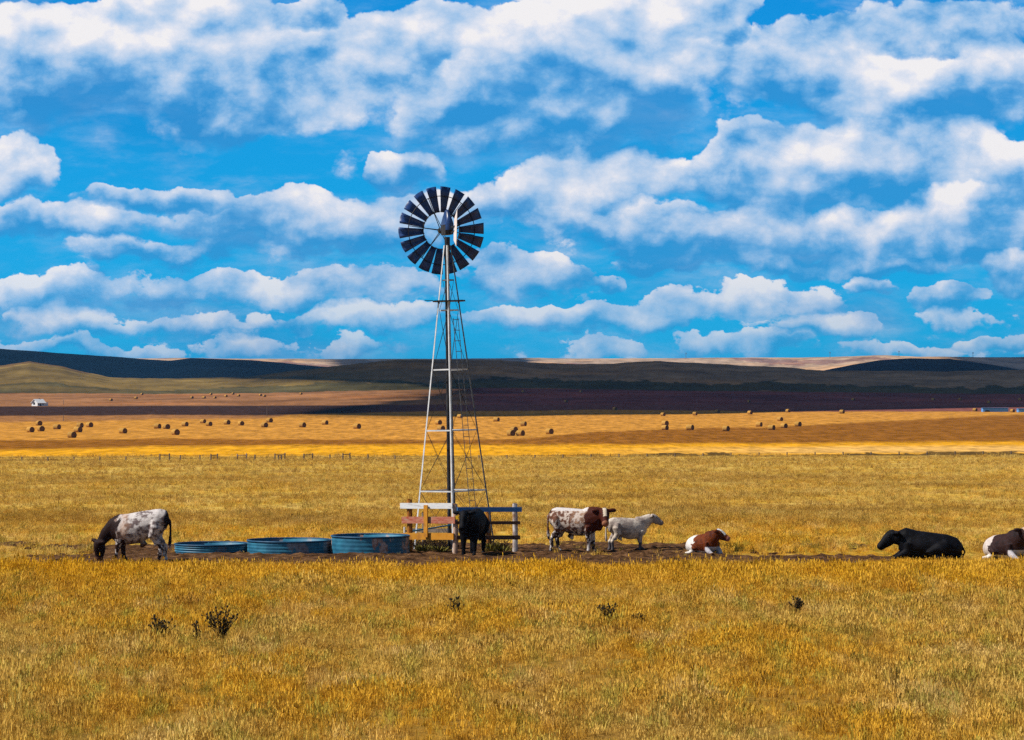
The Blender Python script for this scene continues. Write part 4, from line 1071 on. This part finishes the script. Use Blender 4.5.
cloud([(800, 3060), (1400, 3060), (1400, 4600), (1024, 4600), (900, 4500), (812, 4400)], 900, 60)
cloud([(338, 5300), (525, 5300), (520, 6800), (345, 6800)], 1300, 60)
cloud([(965, 5300), (1300, 5300), (1300, 6800), (950, 6700)], 1300, 60)

mh = bpy.data.materials.new('haze_air'); mh.use_nodes = True; th = NT(mh.node_tree)
oh = th.n('ShaderNodeOutputMaterial'); pvn = th.n('ShaderNodeVolumePrincipled'); th.t.links.new(pvn.outputs[0], oh.inputs['Volume'])
pvn.inputs['Color'].default_value = (.13, .48, 1.0, 1); pvn.inputs['Density'].default_value = HAZE; pvn.inputs['Anisotropy'].default_value = .1
bm = bmesh.new(); box(bm, (0, 0, 35), (24000, 24000, 170)); hz_ = build('haze', bm, mh); tag(hz_, 'thin blue distance haze over the whole prairie', 'haze', kind='stuff')
# ---------------------------------------------------------------- light, sky, camera
sd = bpy.data.lights.new('sun', 'SUN'); sd.energy = 5.0; sd.angle = R(.53); sd.color = (1.0, .94, .85)
so = link(bpy.data.objects.new('sun', sd)); so.rotation_euler = (-S).to_track_quat('-Z', 'Y').to_euler(); so.location = (0, 0, 60)
W = bpy.data.worlds.new('World'); scene.world = W; W.use_nodes = True
t = NT(W.node_tree)
out = t.n('ShaderNodeOutputWorld'); bg = t.n('ShaderNodeBackground'); t.t.links.new(bg.outputs[0], out.inputs[0]); bg.inputs[1].default_value = .06
sky = t.n('ShaderNodeTexSky'); sky.sky_type = 'NISHITA'; sky.sun_disc = False; sky.sun_elevation = R(SUN_EL); sky.sun_rotation = math.atan2(S.x, S.y)
sky.air_density = 1.0; sky.dust_density = .2; sky.ozone_density = 3.0
gen = t.n('ShaderNodeTexCoord').outputs['Generated']
sx = t.n('ShaderNodeSeparateXYZ'); t.put(sx.inputs[0], gen)
yy = t.m('MAXIMUM', sx.outputs[1], .08)
U = t.m('MULTIPLY', t.m('DIVIDE', sx.outputs[0], yy), F/100); V = t.m('MULTIPLY', t.m('DIVIDE', sx.outputs[2], yy), F/100)
cb = t.n('ShaderNodeCombineXYZ'); t.put(cb.inputs[0], U); t.put(cb.inputs[1], V); Pq = cb.outputs[0]
# billowing distortion of the cloud outlines
w1 = t.n('ShaderNodeTexNoise', i={'Scale': 1.5, 'Detail': 5.0, 'Roughness': .55}); t.put(w1.inputs['Vector'], Pq)
wv = t.v('MULTIPLY', t.v('SUBTRACT', w1.outputs['Color'], (.5, .5, .5)), (1.1, .62, 0))
Pw = t.v('ADD', Pq, wv); Pd = t.v('MULTIPLY_ADD', wv, (.22, .22, 0), Pq)
CL = [  # azimuth, elevation of each cloud mass and its half-extents (hundredths of a focal length), strength
 (-4.6, 3.3, 1.1, .62, 1.2), (-3.0, 3.3, .95, .72, 1.3), (-3.6, 3.8, .9, .22, .7), (-1.75, 3.3, .95, .45, 1.0), (-2.1, 3.8, .5, .15, .9), (-.5, 3.65, .95, .3, .9),
 (-.1, 2.85, 1.15, .52, 1.1), (-2.2, 2.85, .9, .25, .7), (-5.0, 2.3, .45, .34, 1.1), (-3.5, 2.0, .85, .13, .95), (-4.5, 1.75, 1.0, .2, .75), (-2.5, 1.72, 1.1, .30, .9), (-1.1, 1.75, .9, .34, .85), (-1.05, 2.28, .42, .2, 1.0),
 (-3.4, 1.45, 1.3, .15, .55), (-4.6, .98, .75, .24, .95), (-3.5, 1.05, .5, .2, .95), (-2.75, 1.05, .6, .2, .95), (-1.6, 1.1, .8, .24, .95), (-4.2, .68, 1.2, .14, .6), (-1.5, .75, .8, .14, .7), (-2.9, .72, .8, .12, .6),
 (-2.6, .48, .5, .17, .75), (-1.75, .48, .4, .12, .6), (0.05, 1.2, .65, .26, 1.0), (-4.6, .45, .7, .09, .5), (-3.7, .4, .5, .1, .5),
 (.8, 3.25, 1.25, .85, 1.2), (1.2, 3.8, .75, .4, 1.2), (2.05, 3.9, .42, .38, 1.3), (3.0, 3.35, .95, .42, 1.05), (4.2, 3.7, 1.1, .28, .85), (3.8, 3.0, 1.2, .42, .85), (4.85, 3.15, .5, .45, .95),
 (1.0, 2.2, .85, .28, 1.0), (2.5, 2.3, .85, .42, 1.15), (3.7, 2.3, .8, .40, 1.05), (4.4, 2.45, .6, .38, 1.05), (5.0, 2.2, .5, .34, 1.0), (.3, 2.0, .9, .28, .85), (1.2, 1.75, 1.1, .2, .6), (3.0, 1.95, 1.0, .2, .6),
 (1.75, 1.50, .75, .26, 1.2), (2.55, 1.62, .6, .34, 1.25), (3.55, 1.5, .62, .32, 1.25), (4.55, 1.68, .95, .36, 1.35), (2.9, 1.32, 1.9, .12, .8),
 (1.0, 1.12, .32, .12, .9), (3.6, 1.1, .28, .1, .9), (4.3, 1.0, .38, .15, .95), (5.0, 1.22, .36, .19, 1.1), (2.6, .95, .8, .22, .9), (1.7, .85, .8, .2, .85), (.9, .75, .9, .16, .8), (3.2, .68, .6, .13, .7), (4.5, .8, .5, .1, .7), (2.3, .5, .8, .13, .65), (.9, .45, .5, .12, .6), (4.9, .55, .4, .1, .6), (0.1, .75, .7, .15, .7), (3.9, .45, .6, .1, .5)]
Wt, Vt = 0.0, 0.0
spw = t.n('ShaderNodeSeparateXYZ'); t.put(spw.inputs[0], Pw); Ux, Uy = spw.outputs[0], spw.outputs[1]
for (x, y, a, b, s) in CL:
    a *= 1.12; b *= 1.15
    qx = t.m('MULTIPLY_ADD', Ux, 1/a, -x/a); qy = t.m('MULTIPLY_ADD', Uy, 1/b, -y/b)
    l = t.m('SQRT', t.m('MULTIPLY_ADD', qy, qy, t.m('MULTIPLY', qx, qx)))
    w = t.m('MAXIMUM', t.m('MULTIPLY_ADD', l, -s, s), 0.0)
    Vt = t.m('MULTIPLY_ADD', w, qy, Vt); Wt = t.m('ADD', w, Wt)
vav = t.m('DIVIDE', Vt, t.m('ADD', Wt, .05))
def heap(off, sc, det):
    p = t.v('MULTIPLY', t.v('ADD', Pd, (*off, 0)), (1, 1.45, 1))
    vo = t.n('ShaderNodeTexVoronoi', feature='SMOOTH_F1', voronoi_dimensions='2D', normalize=True, i={'Scale': sc, 'Detail': det, 'Roughness': .6, 'Lacunarity': 2.1, 'Smoothness': .65})
    t.put(vo.inputs['Vector'], p); return t.m('SUBTRACT', 1.0, vo.outputs['Distance'])
def fbm(off, sc, det, rough, wy=1.35): return t.noise(t.v('MULTIPLY', t.v('ADD', Pd, (*off, 0)), (1, wy, 1)), sc, det, rough)
h1, h2 = heap((0, 0), 1.05, 5), heap((-.13, .17), 1.05, 2)
fn = fbm((2, 5), 1.3, 10, .64)
lo1, lo2 = fbm((7, 3), .62, 3, .5), fbm((7-.30, 3+.42), .62, 3, .5)
Ws = t.m('MULTIPLY', t.m('SUBTRACT', 1.0, t.m('EXPONENT', t.m('MULTIPLY', Wt, -2.6))), 1.0)
den = t.m('ADD', Ws, t.m('MULTIPLY_ADD', h1, .85, -.80))
den = t.m('ADD', den, t.m('MULTIPLY_ADD', fn, .8, -.40))
den = t.m('ADD', den, t.m('MULTIPLY_ADD', lo1, .65, -.32))
low = t.m('MULTIPLY', t.sstep(V, .15, .4), t.m('SUBTRACT', 1.0, t.sstep(V, 1.1, 2.0)))
sm = t.noise(t.v('MULTIPLY', Pd, (1, 1.8, 1)), 2.0, 7, .62)
den = t.m('ADD', den, t.m('MULTIPLY', low, t.m('MULTIPLY_ADD', sm, 2.4, -1.17)))
soft = t.m('MULTIPLY_ADD', t.sstep(vav, -.35, .25), -.30, .44)
alpha = t.n('ShaderNodeMapRange', interpolation_type='SMOOTHSTEP', i={'From Min': -.02}); t.put(alpha.inputs[0], den); t.put(alpha.inputs['From Max'], soft); alpha = alpha.outputs[0]
relief = t.m('ADD', t.m('MULTIPLY', t.m('SUBTRACT', h1, h2), 1.8), t.m('MULTIPLY', t.m('SUBTRACT', lo1, lo2), 1.9))
fine_ = t.m('MULTIPLY', t.m('SUBTRACT', fn, .5), .55)
lit = t.m('ADD', t.m('ADD', t.m('ADD', t.m('MULTIPLY_ADD', vav, .72, .38), relief), fine_), t.m('MULTIPLY', t.sstep(den, .1, .9), .10))
ccol = t.ramp(lit, [(0.0, (.04, .27, .63)), (.20, (.14, .40, .74)), (.42, (.34, .55, .82)), (.68, (.58, .69, .86)), (.92, (.84, .84, .90)), (1.0, (.93, .90, .90))])
alpha = t.m('MULTIPLY', alpha, t.m('MULTIPLY_ADD', t.sstep(lit, -.1, .5), .36, .64))
alpha = t.m('MULTIPLY', alpha, t.m('MULTIPLY_ADD', t.sstep(V, .1, 1.7), .46, .52))
veil = t.m('MULTIPLY', t.sstep(t.noise(t.v('MULTIPLY', Pd, (.6, 1.9, 1)), 1.05, 9, .62), .44, .70), t.m('MULTIPLY', t.sstep(V, .0, .6), .62))
# clear sky: the Nishita sky, deepened as through a polariser
bl = t.mix(1.0, sky.outputs[0], (.30, .95, 1.65), 'MULTIPLY')
deep = t.ramp(t.m('MULTIPLY', V, .25), [(0.0, (.0, .47, .86)), (.35, (.0, .40, .82)), (1.0, (.0, .28, .74))])
dark_ = t.noise(t.v('MULTIPLY', Pq, (.35, 1.0, 1)), .9, 3, .5)
deep = t.mix(t.m('MULTIPLY', t.sstep(dark_, .5, .7), .5), deep, (.002, .22, .60))
vc = t.ramp(t.noise(t.v('MULTIPLY', Pw, (.8, 2.0, 1)), 1.9, 6, .6), [(.35, (.12, .42, .78)), (.55, (.30, .54, .83)), (.72, (.60, .71, .88))])
deep = t.mix(veil, deep, vc)
K = 1/.06/2**EXPO
deep_s = t.v('SCALE', deep); deep_s.node.inputs['Scale'].default_value = K
ccol_s = t.v('SCALE', ccol); ccol_s.node.inputs['Scale'].default_value = K
base = t.mix(.9, bl, deep_s)
front = t.m('MULTIPLY', t.sstep(sx.outputs[1], .30, .5), t.m('SUBTRACT', 1.0, t.sstep(V, 5.0, 7.0)))
front = t.m('MULTIPLY', front, t.m('SUBTRACT', 1.0, t.sstep(t.m('ABSOLUTE', U), 8.5, 11.0)))
bg2 = t.n('ShaderNodeBackground'); bg2.inputs[1].default_value = .06
t.put(bg.inputs[0], sky.outputs[0]); t.put(bg2.inputs[0], t.mix(alpha, base, ccol_s))
mxw = t.n('ShaderNodeMixShader'); t.put(mxw.inputs[0], front); t.t.links.new(bg.outputs[0], mxw.inputs[1]); t.t.links.new(bg2.outputs[0], mxw.inputs[2])
t.t.links.new(mxw.outputs[0], out.inputs[0])

cam = bpy.data.cameras.new('camera'); co = link(bpy.data.objects.new('camera', cam)); scene.camera = co
cam.lens = 100; cam.sensor_width = 36; cam.clip_start = .5; cam.clip_end = 30000
co.location = (0, 0, HC); co.rotation_euler = (R(90)+math.atan2(HY-370, F), 0, 0)
scene.view_settings.view_transform = 'Standard'; scene.view_settings.look = 'None'; scene.view_settings.gamma = 1.0; scene.view_settings.exposure = EXPO
scene.render.resolution_x, scene.render.resolution_y = 1024, 740
scene.cycles.max_bounces = 3; scene.cycles.diffuse_bounces = 1; scene.cycles.glossy_bounces = 1; scene.cycles.transmission_bounces = 1; scene.cycles.volume_bounces = 0; scene.cycles.transparent_max_bounces = 6
scene.cycles.use_denoising = False
scene.cycles.use_adaptive_sampling = True; scene.cycles.adaptive_threshold = .012
